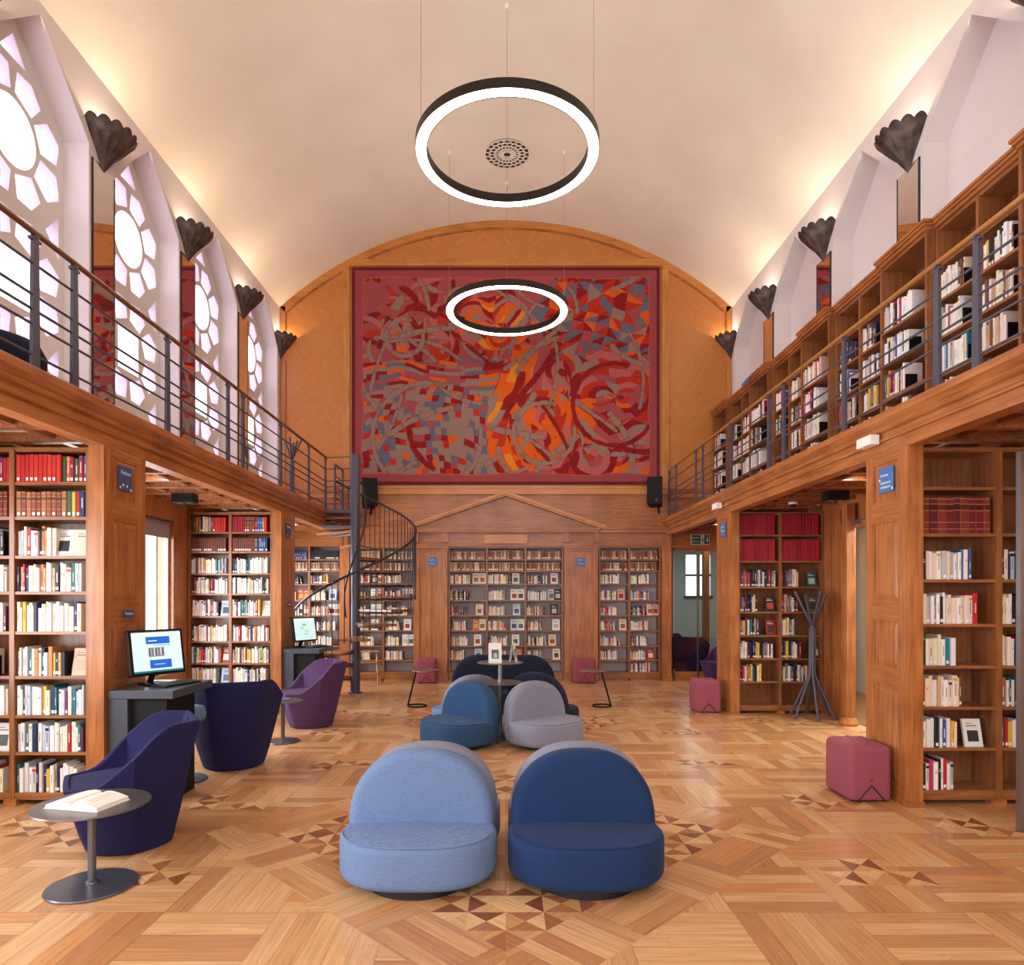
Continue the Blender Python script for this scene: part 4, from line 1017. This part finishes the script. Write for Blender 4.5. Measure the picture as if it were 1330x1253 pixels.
o = bpy.data.objects.new('woven_picture', me); COL.objects.link(o); o.parent = tp
MB().box(-2.715, 2.715, .008, .030, 3.475, 7.305).build('lining', M['f_rose'], tp)

# ------------------------------------------------------------------ spiral stair
SX, SY, SR = -2.33, 10.56, .93
st = thing('spiral_staircase', 'dark iron spiral staircase with thin balusters rising to the left gallery', 'staircase', (SX, SY, 0))
MB().lathe([(.085, 0), (.085, .02), (.073, .03), (.073, 3.66), (.066, 3.69)], n=28).build('central_column', M['iron'], st, smooth=40)
dirv = lambda p, r: (math.sin(p)*r, -math.cos(p)*r)          # azimuth from the front (-Y) towards +X
RISE_S, STEP = .2045, math.radians(26)
zphi = lambda p: .89 + (p - math.radians(10)) / STEP * RISE_S
for k in range(-3, 10):
    p = math.radians(10) + k*STEP; z = .89 + k*RISE_S
    if z < .1: continue
    a0, a1 = p - STEP*.62, p + STEP*.62
    arcp = [dirv(a0 + (a1-a0)*i/8, SR) for i in range(9)]
    m_ = MB(); m_.prism([dirv(a1, .07), dirv(a0, .07)] + arcp, 'z', z-.035, z); m_.build('tread', M['shelf_x'], st, bevel=.004)
    m_ = MB(); q0 = dirv(p, .07); q1 = dirv(p, SR-.03); m_.tube([(*q0, z-.06), (*q1, z-.05)], .018, 8); m_.build('tread_bracket', M['iron'], st)
def helix(r, p0, p1, off, rad, name, n=60, blend=None):
    MB().tube([(*dirv(p0+(p1-p0)*i/n, r), zphi(p0+(p1-p0)*i/n) + off) for i in range(n+1)], rad, 10).build(name, M['iron_dark'], st, smooth=50)
R_ = math.radians
helix(SR, R_(-88), R_(212), .93, .018, 'handrail', 90)
helix(.165, R_(-110), R_(150), 1.22, .014, 'inner_handrail', 60)
for k in range(58):
    p = R_(-84) + k*R_(5.45)
    if p > R_(208): break
    x, y = dirv(p, SR); zb = .89 + round((p - R_(10))/STEP)*RISE_S
    MB().tube([(x, y, max(.0, zb-.06)), (x, y, zphi(p)+.93)], .0065, 6).build('baluster', M['iron_dark'], st)
MB().prism([dirv(R_(232)+R_(50)*i/8, .50 if i else .07) for i in range(9)] + [(0, 0)], 'z', 2.55, 2.585).build('upper_tread', M['iron'], st)
MB().box(-.47, -.06, .1, .80, 2.80, 2.85).build('landing_plate', M['iron'], st)
MB().lathe([(.11, 0), (.11, .012), (.09, .02)], n=24).build('floor_flange', M['iron'], st)

# ------------------------------------------------------------------ lounge seating
def offset_rings(outline, spec, f):
    """outline: list of (a,b) ccw; spec: list of (inset, level) -> rings of 3D points through f(a,b,level)"""
    n = len(outline); out = []
    nr = []
    for i in range(n):
        a, b = outline[i-1], outline[(i+1) % n]; t = Vector((b[0]-a[0], b[1]-a[1])).normalized(); nr.append((-t.y, t.x))
    for ins, lev in spec:
        out.append([f(outline[i][0] + nr[i][0]*ins, outline[i][1] + nr[i][1]*ins, lev) for i in range(n)])
    return out
def rnd_spec(z0, z1, r0, r1, n=5):
    s_ = [(r0*(1-math.sin(PI/2*i/n)), z0 + r0*(1-math.cos(PI/2*i/n))) for i in range(n+1)]
    s_ += [(r1*(1-math.cos(PI/2*i/n)), z1 - r1*(1-math.sin(PI/2*i/n))) for i in range(n+1)]
    return s_
def lounge(loc, rot, fab, label, Wd=.83, bh=.645, group=None, seatd=.34, fab2=None):
    t = thing('lounge_chair' if Wd < 1 else 'lounge_sofa', label, 'chair' if Wd < 1 else 'sofa', (*loc, 0), rot, group)
    hw = Wd/2; out = []
    for i in range(56):
        a = PI + PI*i/55; cx, sy = math.cos(a), math.sin(a); ex = .72 if Wd < 1 else .5
        out.append((hw*math.copysign(abs(cx)**ex, cx), -.03 + seatd*math.copysign(abs(sy)**.92, sy)))
    out += [(hw-.01, .05), (hw-.06, .10), (-hw+.06, .10), (-hw+.01, .05)]
    rings_ = offset_rings(out, rnd_spec(.035, .262, .05, .035), lambda a, b, z: (a, b, z))
    top = rings_[-1]
    rings_.append([(p[0]*.8, p[1]*.8+.003, .268) for p in top]); rings_.append([(p[0]*.4, p[1]*.4+.01, .272) for p in top])
    MB().rings(rings_).build('seat', M[fab2 or fab], t, smooth=60)
    # piping seam round the seat edge
    MB().tube([(p[0]*1.0, p[1]*1.0, .262) for p in rings_[len(rings_)-5]][3:53], .0035, 5).build('seat_seam', M[fab], t)
    bw = hw - .018; zb = .05; z1 = .26; out = []
    if Wd < 1:
        for i in range(40):
            a = PI*i/39; ca_ = math.cos(a); out.append((bw*math.copysign(abs(ca_)**.86, ca_), z1 + (bh-z1)*math.sin(a)**.86))
    else:
        r_ = .34
        for i in range(20): a = PI/2*i/19; out.append((bw-r_+r_*math.cos(a), bh-r_+r_*math.sin(a)))
        for i in range(20): a = PI/2+PI/2*i/19; out.append((-bw+r_+r_*math.cos(a), bh-r_+r_*math.sin(a)))
    out += [(-bw, .15), (-bw+.02, zb+.01), (-bw+.06, zb), (bw-.06, zb), (bw-.02, zb+.01), (bw, .15)]
    f = lambda a, z, y: (a, y + .10*max(0, z-.2), z)
    sp = rnd_spec(0, .165, .055, .055)
    rb_ = offset_rings(out, sp, f)
    MB().rings(rb_).build('backrest', M[fab], t, smooth=60)
    MB().lathe([(.27, 0), (.27, .04)], 0, -.07, 40).build('plinth', M['cushion_dark'], t)
    return t
lounge((-.465, 3.70), 0, 'f_light', 'light blue round-backed low chair, front left of the seating group')
lounge((.425, 3.70), 0, 'f_navy', 'deep blue round-backed low chair, front right of the seating group')
lounge((-.450, 4.14), PI, 'f_grey', 'grey-blue low chair turned away, back to back with the light blue front chair')
lounge((.430, 4.14), PI, 'f_grey', 'grey-blue low chair turned away, back to back with the deep blue front chair')
lounge((-.43, 6.95), R_(-41), 'f_mid', 'mid blue low chair angled left in front of the two-tier table', Wd=.76, bh=.625, seatd=.40)
lounge((.355, 6.95), R_(37), 'f_grey', 'grey low chair angled right in front of the two-tier table', Wd=.78, bh=.625, seatd=.38)
lounge((-.42, 7.66), R_(-145), 'f_grey', 'low chair with grey back and light blue seat behind the mid blue chair, mostly hidden', Wd=.78, bh=.63, fab2='f_light')
lounge((.40, 7.64), R_(145), 'f_midnight', 'midnight blue low chair behind the grey chair, turned away', Wd=.80, bh=.66)
lounge((-.03, 8.95), 0, 'f_midnight', 'wide midnight blue low sofa behind the two-tier table', Wd=1.40, bh=.72)

def armchair(loc, rot, fab, label, sc=1.0):
    t = thing('tub_armchair', label, 'armchair', (*loc, 0), rot)
    n = 72
    def facet(a, sharp):     # softened hexagon radius factor
        k = round(a/(PI/3)); d = a - k*PI/3; return (1-sharp) + sharp*(.93/math.cos(d))
    def pt(a, r, z, sharp=.9):
        f = facet(a, sharp)*r; return (math.sin(a)*f*sc, -math.cos(a)*f*sc, z*sc)
    ss = lambda x: x*x*(3-2*x)
    hz = lambda a: .43 + .345*ss(min(1, max(0, (abs(a)-R_(48))/R_(80))))
    rr = lambda a: .385 + .025*ss(min(1, max(0, (abs(a)-R_(60))/R_(90))))
    A = [(-PI + 2*PI*i/n) for i in range(n)]
    rings_ = [[pt(a, .235, 0, .3) for a in A], [pt(a, .252, .012, .3) for a in A]]
    for f in (.25, .5, .75, .93): rings_.append([pt(a, .255 + (rr(a)-.255)*f**.9, .012 + (hz(a)-.012)*f, .3+.6*f) for a in A])
    rings_.append([pt(a, rr(a)-.002, hz(a)-.008) for a in A]); rings_.append([pt(a, rr(a)-.012, hz(a)) for a in A])
    rings_.append([pt(a, rr(a)-.032, hz(a)) for a in A]); rings_.append([pt(a, rr(a)-.045, hz(a)-.012) for a in A])
    body = MB().rings(rings_, cap1=False)
    # inner faces slope down to the seat
    seat_r = lambda a: .348 - .14*ss(min(1, max(0, (abs(a)-R_(40))/R_(100))))
    inner = [rings_[-1]]
    for f in (.35, .7, 1.0): inner.append([pt(a, (rr(a)-.045) + (seat_r(a)-(rr(a)-.045))*f**1.2, (hz(a)-.012) + (.416-(hz(a)-.012))*f) for a in A])
    body.rings(inner, cap0=False, cap1=False)
    body.build('shell', M[fab], t, smooth=38)
    s_ = [[pt(a, seat_r(a)+.001, .405) for a in A], [pt(a, seat_r(a)-.006, .422) for a in A], [pt(a, seat_r(a)*.6, .428) for a in A]]
    MB().rings(s_, cap0=False).build('seat', M[fab], t, smooth=60)
    MB().tube([pt(PI, rr(PI)-.047-.165*q, .765-.35*q) for q in [i/8 for i in range(9)]], .0035, 5).build('back_seam', M[fab], t)
    MB().lathe([(.2*sc, -.001), (.2*sc, .006)], n=32).build('glide', M['cushion_dark'], t)
    return t
armchair((-2.29, 4.16), R_(-58), 'f_indigo', 'indigo tub armchair beside the round side table with the open book', .96)
armchair((-2.42, 6.08), R_(-160), 'f_indigo', 'indigo tub armchair seen from behind, in front of the near computer desk')
armchair((-2.26, 7.92), R_(-58), 'f_purple', 'purple tub armchair in front of the farther computer desk', .96)
armchair((3.66, 11.55), R_(-80), 'f_purple_dark', 'purple tub armchair in front of the glass doors, partly behind a pilaster', .92)
armchair((3.52, 13.1), R_(150), 'f_purple_dark', 'dark purple tub armchair standing behind the glass doors', .95)
armchair((3.40, 14.4), R_(150), 'f_purple', 'purple tub armchair at the back of the glazed vestibule', .95)

def pouf(loc, w, d, h, label, grp=None):
    t = thing('cube_pouf', label, 'pouf', (*loc, 0), 0, grp)
    o_ = []
    r_ = .045
    for cx, cy, a0 in ((w/2-r_, -d/2+r_, -PI/2), (w/2-r_, d/2-r_, 0), (-w/2+r_, d/2-r_, PI/2), (-w/2+r_, -d/2+r_, PI)):
        for i in range(6): a = a0 + PI/2*i/5; o_.append((cx+r_*math.cos(a), cy+r_*math.sin(a)))
    rg = offset_rings(o_, rnd_spec(.012, h, .02, .05), lambda a, b, z: (a, b, z))
    rg.append([(p[0]*.5, p[1]*.5, h+.004) for p in rg[-1]])
    MB().rings(rg).build('cushion_body', M['f_rose'], t, smooth=60)
    MB().box(-.014, .014, -d/2-.003, -d/2+.002, .13, h-.045).box(-.014, .014, -d/2+.05, d/2-.05, h-.001, h+.0065).build('strap', M['f_rose'], t)
    for sg in (-1, 1): MB().tube([(0, -d/2-.001, .125), (sg*.095, -d/2-.001, .016)], .005, 6).build('piping', M['cushion_dark'], t)
    MB().lathe([(.006, 0), (.006, .02)], 0, -d/2, 8).build('toggle', M['cushion_dark'], t).location = (0, 0, .15)
    MB().box(-w/2+.03, w/2-.03, -d/2+.03, d/2-.03, 0, .014).build('base', M['cushion_dark'], t)
pouf((2.655, 5.16), .31, .41, .41, 'rose pink cube pouf nearest on the right, against the panelled pilaster')
pouf((2.60, 8.92), .33, .36, .42, 'rose pink cube pouf by the farther right pilaster')
pouf((-1.37, 11.85), .35, .3, .42, 'rose pink cube pouf against the pilaster left of the pediment')
pouf((1.36, 11.85), .37, .3, .42, 'rose pink cube pouf against the pilaster right of the pediment')

def side_table(loc, zt, R0, R1, label, rp=.02):
    t = thing('round_side_table', label, 'side table', (*loc, 0))
    MB().lathe([(R0-.012, 0), (R0, .006), (R0-.004, .012), (R0*.5, .018), (.03, .021), (.028, .03), (rp, .035)], n=48).build('base', M['table_base'], t, smooth=35)
    MB().lathe([(rp, .03), (rp, zt-.014)], n=20).build('pole', M['table_base'], t, smooth=40)
    MB().lathe([(R1-.01, zt-.012), (R1, zt-.006), (R1-.003, zt)], n=56).build('tabletop', M['table_top'], t, smooth=35)
    return t
side_table((-2.14, 3.53), .43, .215, .275, 'round grey metal side table at front left holding an open book')
side_table((-2.30, 7.04), .425, .17, .20, 'small round metal side table between the indigo and the purple armchair')
t = thing('open_book', 'thick open book lying on the front left side table', 'book', (-2.15, 3.51, .431), R_(-12))
m_ = MB()
for s in (-1, 1):
    top = [(0, .016), (s*.02, .040), (s*.05, .043), (s*.10, .034), (s*.150, .020), (s*.154, .003), (0, .003)]
    m_.prism(top, 'y', -.105, .105)
m_.build('pages', M['paper'], t)
MB().box(-.16, .16, -.11, .11, 0, .003).build('cover', M['white'], t)
m_ = MB(); m_.col = (.35,.33,.32)
for k in range(7): m_.add([(.045, .07-.022*k, .0442),(.10, .07-.022*k, .0348),(.10, .074-.022*k, .0348),(.045, .074-.022*k, .0442)], [(0,1,2,3)])
m_.build('print', M['print'], t)
MB().box(-.09, .09, -.05, .05, 0, .012).build('booklet', mat('blue_paper', s2l((90,110,160)), .7)); o = bpy.data.objects['booklet']; o.location = (-2.33, 7.05, .4255); o.rotation_euler.z = .3
tag(o, 'small blue booklet on the side table beside the purple armchair', 'booklet')

t = thing('two_tier_table', 'round two-tier metal display table amid the low chairs', 'table', (-.06, 7.28, 0))
MB().lathe([(.20, 0), (.205, .006), (.2, .014), (.03, .02)], n=40).build('base', M['table_base'], t, smooth=35)
MB().lathe([(.022, .02), (.022, .785)], n=20).build('pole', M['steel'], t, smooth=40)
MB().lathe([(.035, .55), (.035, .575)], n=20).build('collar', M['steel'], t)
for z in (.585, .797): MB().lathe([(.24, z-.011), (.245, z-.005), (.242, z)], n=48).build('tier', M['table_top'], t, smooth=35)
def leaflet_stand(loc, rot, label, w, h):
    t = thing('card_stand', label, 'stand', loc, rot)
    for sg in (1, -1):
        m_ = MB(); a = sg*.035
        m_.add([(-w/2, a, 0), (w/2, a, 0), (w/2, 0, h), (-w/2, 0, h), (-w/2, a+sg*.002, 0), (w/2, a+sg*.002, 0), (w/2, sg*.002, h), (-w/2, sg*.002, h)], [(0,1,2,3),(7,6,5,4),(0,4,5,1),(1,5,6,2),(2,6,7,3),(3,7,4,0)])
        m_.build('card', M['white'], t)
    m_ = MB(); m_.col = (.12,.12,.13); sl = .035/h
    f = lambda x, z: (x, -.0385 + z*sl - .001, z)
    m_.add([f(-w*.28, h*.22), f(w*.28, h*.22), f(w*.28, h*.66), f(-w*.28, h*.66)], [(0,1,2,3)])
    m_.col = (.55,.53,.52); m_.add([(p[0], p[1]-.0004, p[2]) for p in (f(-w*.15, h*.26), f(w*.2, h*.26), f(w*.12, h*.5), f(-w*.1, h*.5))], [(0,1,2,3)])
    m_.build('picture', M['print'], t)
leaflet_stand((-.115, 7.20, .7975), .12, 'white card stand with dark picture on the two-tier table', .135, .21)
leaflet_stand((.08, 7.30, .7975), R_(75), 'white card stand seen edge-on at right of the two-tier table', .10, .21)

def c_table(fx, tx, lx0, lx1, y, label):
    t = thing('cantilever_side_table', label, 'side table', (fx, y, 0))
    MB().tube([(.125*math.cos(2*PI*i/32), .125*math.sin(2*PI*i/32), .01) for i in range(33)], .01, 8).build('ring_foot', M['black'], t, smooth=50)
    MB().tube([(lx0-fx, 0, .01), (lx1-fx, 0, .485)], .012, 10).build('leg', M['black'], t, smooth=50)
    MB().lathe([(.19, .483), (.195, .488), (.193, .495)], tx-fx, 0, 40).build('tabletop', M['table_top'], t, smooth=35)
c_table(-1.21, -1.09, -1.335, -1.22, 9.3, 'small black cantilever side table with ring foot, left of the sofas')
c_table(1.31, 1.20, 1.43, 1.30, 9.3, 'small black cantilever side table with ring foot, right of the sofas')

# ------------------------------------------------------------------ computer desks
def screen_img(w, h, n):
    m_ = MB(); y = -.0262
    def r(x0, x1, z0, z1, c, dy): m_.col = s2l(c); m_.add([(x0*w, y-dy, z0*h), (x1*w, y-dy, z0*h), (x1*w, y-dy, z1*h), (x0*w, y-dy, z1*h)], [(0,1,2,3)])
    r(.05,.95,.06,.95,(190,222,222),0); r(.05,.95,.86,.93,(226,236,238),.0003); r(.05,.95,.93,.95,(110,150,160),.0003)
    if n == 0:
        r(.30,.74,.68,.84,(24,88,190),.0003); r(.34,.50,.74,.76,(190,220,240),.0006); r(.42,.74,.635,.66,(60,180,200),.0003)
        r(.33,.62,.40,.60,(110,110,120),.0003)
        for k in range(9): r(.34+.03*k,.355+.03*k,.42+.01*(k%3),.56+.01*(k%4),[(40,50,90),(190,150,120),(60,120,160),(230,230,230)][k%4],.0006)
        r(.34,.74,.14,.33,(24,88,190),.0003); r(.42,.62,.22,.24,(140,180,230),.0006); r(.05,.95,.06,.10,(20,110,120),.0006)
    else:
        for a, b, c, d, q in ((.40,.56,.64,.72,(110,170,110)),(.30,.42,.52,.56,(120,140,200)),(.5,.66,.40,.44,(150,160,200)),(.45,.62,.28,.33,(120,190,140))): r(a,b,c,d,q,.0003)
    return m_
def desk(x, y, which, n, rot):
    ZD = .825
    t = thing('computer_desk', 'charcoal desk with computer against the %s left pilaster' % which, 'desk', (x, y, 0))
    MB().box(0, .47, 0, .66, ZD-.06, ZD).build('desktop', M['desk'], t, bevel=.004)
    MB().box(0, .14, .01, .48, 0, ZD-.06).build('side_cabinet', M['desk'], t, bevel=.003)
    MB().box(.14, .39, .05, .47, .03, ZD-.06).build('computer_bay', M['black'], t)
    MB().box(.39, .41, .03, .47, 0, ZD-.06).build('side_panel', M['black'], t)
    p = thing('computer_monitor', 'black computer monitor %s on the %s desk' % ('showing a web page with blue banners' if n == 0 else 'showing a pale page', 'near' if n == 0 else 'farther'), 'monitor', (x+.19, y+.34, ZD+.0005), rot)
    s_ = 1.0 if n == 0 else .94
    w, h = .44*s_, .345*s_
    tilt = bpy.data.objects.new('screen_unit', None); COL.objects.link(tilt); tilt.parent = p; tilt.location = (0, 0, .075); tilt.rotation_euler.x = -.16
    tilt.empty_display_size = .05
    MB().box(-w/2, w/2, -.025, .02, 0, h).build('housing', M['black'], tilt, bevel=.006)
    o = screen_img(w, h, n).build('screen', M['screen'], tilt, recalc=False); o.location = (-w/2, 0, 0)
    MB().box(-w/2-.002, -w/2+.0005, -.024, .018, .01, h-.01).build('side_trim', M['steel'], tilt)
    MB().tube([(0, .10, .01), (0, .035, .14)], .022, 10).build('stand', M['black'], p)
    MB().prism([(-.11, -.05), (.11, -.05), (.08, .13), (-.08, .13)], 'z', 0, .012).build('foot', M['black'], p)
    k = thing('keyboard', 'dark keyboard lying on the %s desk' % ('near' if n == 0 else 'farther'), 'keyboard', (x+.345, y+.33, ZD+.0005), R_(72))
    MB().prism([(-.06, 0), (.06, 0), (.06, .024), (-.06, .012)], 'x', -.18, .18).build('tray', M['black'], k)
    m_ = MB()
    for i in range(15):
        for j in range(5): m_.box(-.165+.0215*i, -.147+.0215*i, -.05+.0205*j, -.033+.0205*j, .011+.002*j, .018+.0024*j)
    m_.build('keys', M['iron'], k)
desk(-2.845, 4.87, 'nearest', 0, R_(60))
desk(-2.845, 8.69, 'farther', 1, R_(62))
t = thing('desk_stool', 'stool with light blue round cushion beyond the near desk', 'stool', (-2.65, 5.565, 0))
MB().lathe([(.17, .48), (.19, .50), (.195, .54), (.18, .59), (.12, .605), (.02, .61)], n=40).build('cushion', M['f_light'], t, smooth=60)
MB().lathe([(.20, 0), (.2, .012), (.03, .03), (.028, .48)], n=28).build('pedestal', M['iron'], t, smooth=35)
o = MB().box(-.09, .09, -.10, .10, 0, .0015).build('paper_sheet', M['paper']); o.location = (-2.72, 5.40, .8255); o.rotation_euler.z = .25
tag(o, 'white paper sheet lying on the near desk behind the keyboard', 'paper')

# ------------------------------------------------------------------ coat stands, ladder, speakers, small fittings
def coat_stand(loc, H, label, sc=1.0):
    t = thing('coat_stand', label, 'coat stand', loc)
    n = 6
    for k in range(n):
        a = 2*PI*k/n + .35; c, s = math.cos(a), math.sin(a); r = .028
        a2 = a + .25; rt = (.20 if k % 2 else .15)*sc
        P = [(.27*sc*c, .27*sc*s, 0), (r*c*1.3, r*s*1.3, H*.33), (r*c, r*s, H*.36), (r*c, r*s, H*.70), (-r*c*.4, -r*s*.4, H*.74), (-rt*math.cos(a2), -rt*math.sin(a2), H*(.97 + .03*(k % 2)))]
        MB().tube(P, .0165, 8).build('stick', M['iron'], t, smooth=50)
coat_stand((3.78, 8.42, 0), 1.56, 'grey coat stand of bundled splayed sticks in front of the crimson-volume bookcase')
coat_stand((-3.62, 11.55, ZG), 1.30, 'grey coat stand of bundled sticks on the left gallery', .8)
t = thing('step_stool', 'folding wooden step ladder in front of the bookcase behind the stair', 'step ladder', (-2.36, 11.72, 0))
for sx in (-1, 1):
    MB().tube([(sx*.20, -.16, 0), (sx*.14, 0, .54)], .016, 8).build('leg', M['ladder'], t)
    MB().tube([(sx*.19, .17, 0), (sx*.14, .02, .52)], .014, 8).build('leg', M['ladder'], t)
for z, y, w in ((.18, -.11, .17), (.36, -.055, .15)): MB().box(-w, w, y-.05, y+.03, z, z+.018).build('step', M['ladder'], t)
MB().box(-.18, .18, -.06, .08, .54, .562).build('step', M['ladder'], t)
def speaker(x, z, side, rot):
    t = thing('loudspeaker', 'black loudspeaker on a bracket at the %s of the tapestry wall' % side, 'loudspeaker', (x, YE-.24, z), rot)
    t.rotation_euler = (-.12, 0, rot)
    MB().prism([(-.13, -.16), (.13, -.16), (.10, .12), (-.10, .12)], 'z', -.24, .24).build('cabinet', M['black'], t, bevel=.008)
    MB().box(-.12, .12, -.166, -.160, -.22, .22).build('grille', M['black'], t)
    MB().tube([(.03, -.167, -.17), (.03, -.169, -.17)], .011, 10).build('badge', M['steel'], t)
    MB().tube([(.05, .05, -.24), (.05, .12, -.32), (.05, .20, -.32)], .018, 8).build('bracket', M['black'], t)
speaker(2.60, 3.30, 'right', R_(-18)); speaker(-2.38, 3.28, 'left behind the stair column', R_(20))
def text_mesh(s, size, mtx, material, parent, name='lettering'):
    cu = bpy.data.curves.new('x', 'FONT'); cu.body = s; cu.size = size; cu.extrude = .0006; cu.align_x = 'LEFT'
    o = bpy.data.objects.new('x', cu); COL.objects.link(o); dg = bpy.context.evaluated_depsgraph_get()
    me = bpy.data.meshes.new_from_object(o.evaluated_get(dg)); bpy.data.objects.remove(o)
    me.materials.clear(); me.materials.append(material); ob = bpy.data.objects.new(name, me); COL.objects.link(ob); ob.parent = parent; ob.matrix_local = mtx; return ob
FRONT = Matrix.Rotation(PI/2, 4, 'X')
def sign(loc, rotz, w, h, lines, label, material='blue_sign', size=.03, dots=()):
    t = thing('shelf_sign', label, 'sign', loc, rotz)
    MB().box(-w/2, w/2, -.006, 0, -h/2, h/2).build('plate', M[material], t)
    for k, (s_, zz) in enumerate(lines): text_mesh(s_, size, T((-w/2+.022, -.0063, zz*h)) @ FRONT, M['white'], t)
    if dots:
        m_ = MB()
        for a, b in dots: m_.tube([(a*w, -.0062, b*h), (a*w, -.0075, b*h)], .010, 10)
        m_.build('ornament', M['white'], t)
SL, SRr = PI/2, -PI/2
sign((-2.845, 5.10, 2.375), SL, .17, .18, [('Fictions', .16)], 'dark blue sign high on the nearest left pilaster', 'blue_sign_dark', .042, ((-.42,-.40),(-.2,-.28),(.1,-.30),(.40,-.42)))
sign((-2.845, 5.14, 1.37), SL, .14, .05, [('Fictions', -.22)], 'small dark blue label halfway up the nearest left pilaster', 'blue_sign_dark', .034)
sign((-2.845, 8.93, 2.36), SL, .17, .18, [('Fictions', .16)], 'dark blue sign high on the farther left pilaster', 'blue_sign_dark', .042, ((-.42,-.40),(.40,-.42)))
sign((-2.845, 8.96, 1.39), SL, .14, .05, [('Fictions', -.22)], 'small dark blue label halfway up the farther left pilaster', 'blue_sign_dark', .034)
sign((2.845, 5.10, 2.37), SRr, .19, .185, [('Archives', .14), ('Sciences et', -.16), ('civilisations', -.34)], 'bright blue sign with three lines on the nearest right pilaster', 'blue_sign', .030, ((-.44,.02),(.44,-.40)))
sign((2.845, 8.93, 2.37), SRr, .19, .185, [('Archives', .14), ('Sciences et', -.16)], 'bright blue sign on the farther right pilaster', 'blue_sign', .030, ((-.44,.02),))
sign((-1.30, YE-.03, 2.10), 0, .15, .15, [('Romans', .20), ('Contes', -.22)], 'blue sign on the pilaster left of the pediment', 'blue_sign', .030)
sign((1.33, YE-.03, 2.10), 0, .15, .15, [('Poésie', .20), ('Théâtre', -.22)], 'blue sign on the pilaster right of the pediment', 'blue_sign', .030)
o = MB().box(-.16, .16, -.006, 0, -.022, .022).build('shelf_label', M['blue_sign']); o.matrix_world = T((3.585, 10.2, 4.70)) @ Matrix.Rotation(-PI/2, 4, 'Z')
tag(o, 'small blue label on the top of the second projecting gallery bookcase', 'sign')
# exit sign
t = thing('exit_sign', 'green illuminated exit sign above the glass doors', 'exit sign', (3.44, YE-.03, 2.50))
MB().box(-.165, .165, 0, .028, -.09, .09).build('box', M['white'], t)
MB().box(-.155, .155, -.003, 0, -.08, .08).build('face', M['green_sign'], t)
text_mesh('Sortie', .05, T((-.145, -.0035, .015)) @ FRONT, M['white'], t); text_mesh('secours', .042, T((-.145, -.0035, -.045)) @ FRONT, M['white'], t)
m_ = MB(); m_.box(.005, .065, -.005, -.003, -.07, .07); m_.build('doorway_symbol', M['white'], t)
m_ = MB(); m_.prism([(.10,.0),(.118,.0),(.118,.06),(.128,.06),(.128,0),(.146,0),(.123,-.055)], 'y', -.005, -.003); m_.build('arrow', M['white'], t)
m_ = MB(); m_.tube([(.04, -.0052, .045), (.04, -.0058, .045)], .011, 10); m_.prism([(.028,.03),(.045,.03),(.05,-.01),(.062,-.05),(.052,-.055),(.036,-.02),(.024,-.055),(.014,-.05),(.028,-.005),(.014,.005)], 'y', -.0058, -.005); m_.build('running_figure', M['green_sign'], t)
for y, nm in ((5.25, 'nearer'), (9.0, 'farther')):
    t = thing('emergency_light', 'white emergency light box on the right cornice, %s one' % nm, 'light', (2.79, y, 2.69))
    MB().box(-.045, .03, -.10, .10, -.045, .03).build('box', M['white'], t, bevel=.005)
    MB().box(-.046, -.044, -.08, .08, -.035, .02).build('lens', M['paper'], t)
for x, y, nm in ((-3.55, 7.55, 'left'), (3.55, 7.35, 'right')):
    t = thing('ceiling_spotlight', 'black rectangular twin spotlight under the %s gallery' % nm, 'spotlight', (x, y, 2.628))
    MB().box(-.12, .12, -.07, .07, -.10, 0).build('box', M['black'], t, bevel=.004)
    for q in (-.055, .055): MB().lathe([(.032, -.104), (.032, -.099)], q, 0, 18).build('lens', M['steel'], t)
t = thing('dome_camera', 'small white dome camera under the right gallery', 'camera', (3.45, 8.2, 2.63))
MB().lathe([(.05, 0), (.055, -.02), (.045, -.03)], n=24).build('housing', M['white'], t)
MB().lathe([(.036, -.03), (.03, -.05), (.012, -.062)], n=20).build('dome', M['black'], t)
t = thing('glass_screen', 'metal-edged glass screen at the right edge of the view', 'glass screen', (3.285, 4.36, 0))
MB().box(-.012, .012, -.02, .02, 0, 2.42).build('edge_post', M['steel'], t)
MB().box(.012, .74, -.005, .005, .02, 2.40).build('pane', M['glass'], t)
# fill downlights added under the galleries to brighten the dim bays
for s in (-1, 1):
    for y in ((.5, 3.2, 4.2, 6.4, 10.7)):
        d = thing('fill_downlight', 'added fill downlight under the %s gallery, %s' % ('left' if s < 0 else 'right', {.5: 'the part behind the viewer', 3.2: 'the near end of the bay', 4.2: 'the nearest bookcase front', 6.4: 'the middle bay', 10.7: 'the bay by the end wall'}[y]), 'downlight', (s*3.45, y, 2.695))
        MB().lathe([(.05, -.006), (.05, .002)], n=20).build('rim', M['white'], d)
        MB().lathe([(.038, -.0075), (.038, -.006)], n=20).build('lens', M['glow'], d)
        area('fill_beam', (0, 0, -.012), (0, 0, 0), .07, .07, 11 if s > 0 else 9, (1, .86, .68), d)
# floor cushion on the left gallery

t = thing('round_cushion', 'dark round floor cushion on the left gallery behind the near railing', 'cushion', (-3.30, 4.30, ZG))
MB().lathe([(.30, 0), (.34, .05), (.345, .18), (.31, .25), (.2, .275), (.02, .28)], n=40).build('cushion_body', M['f_midnight'], t, smooth=60)
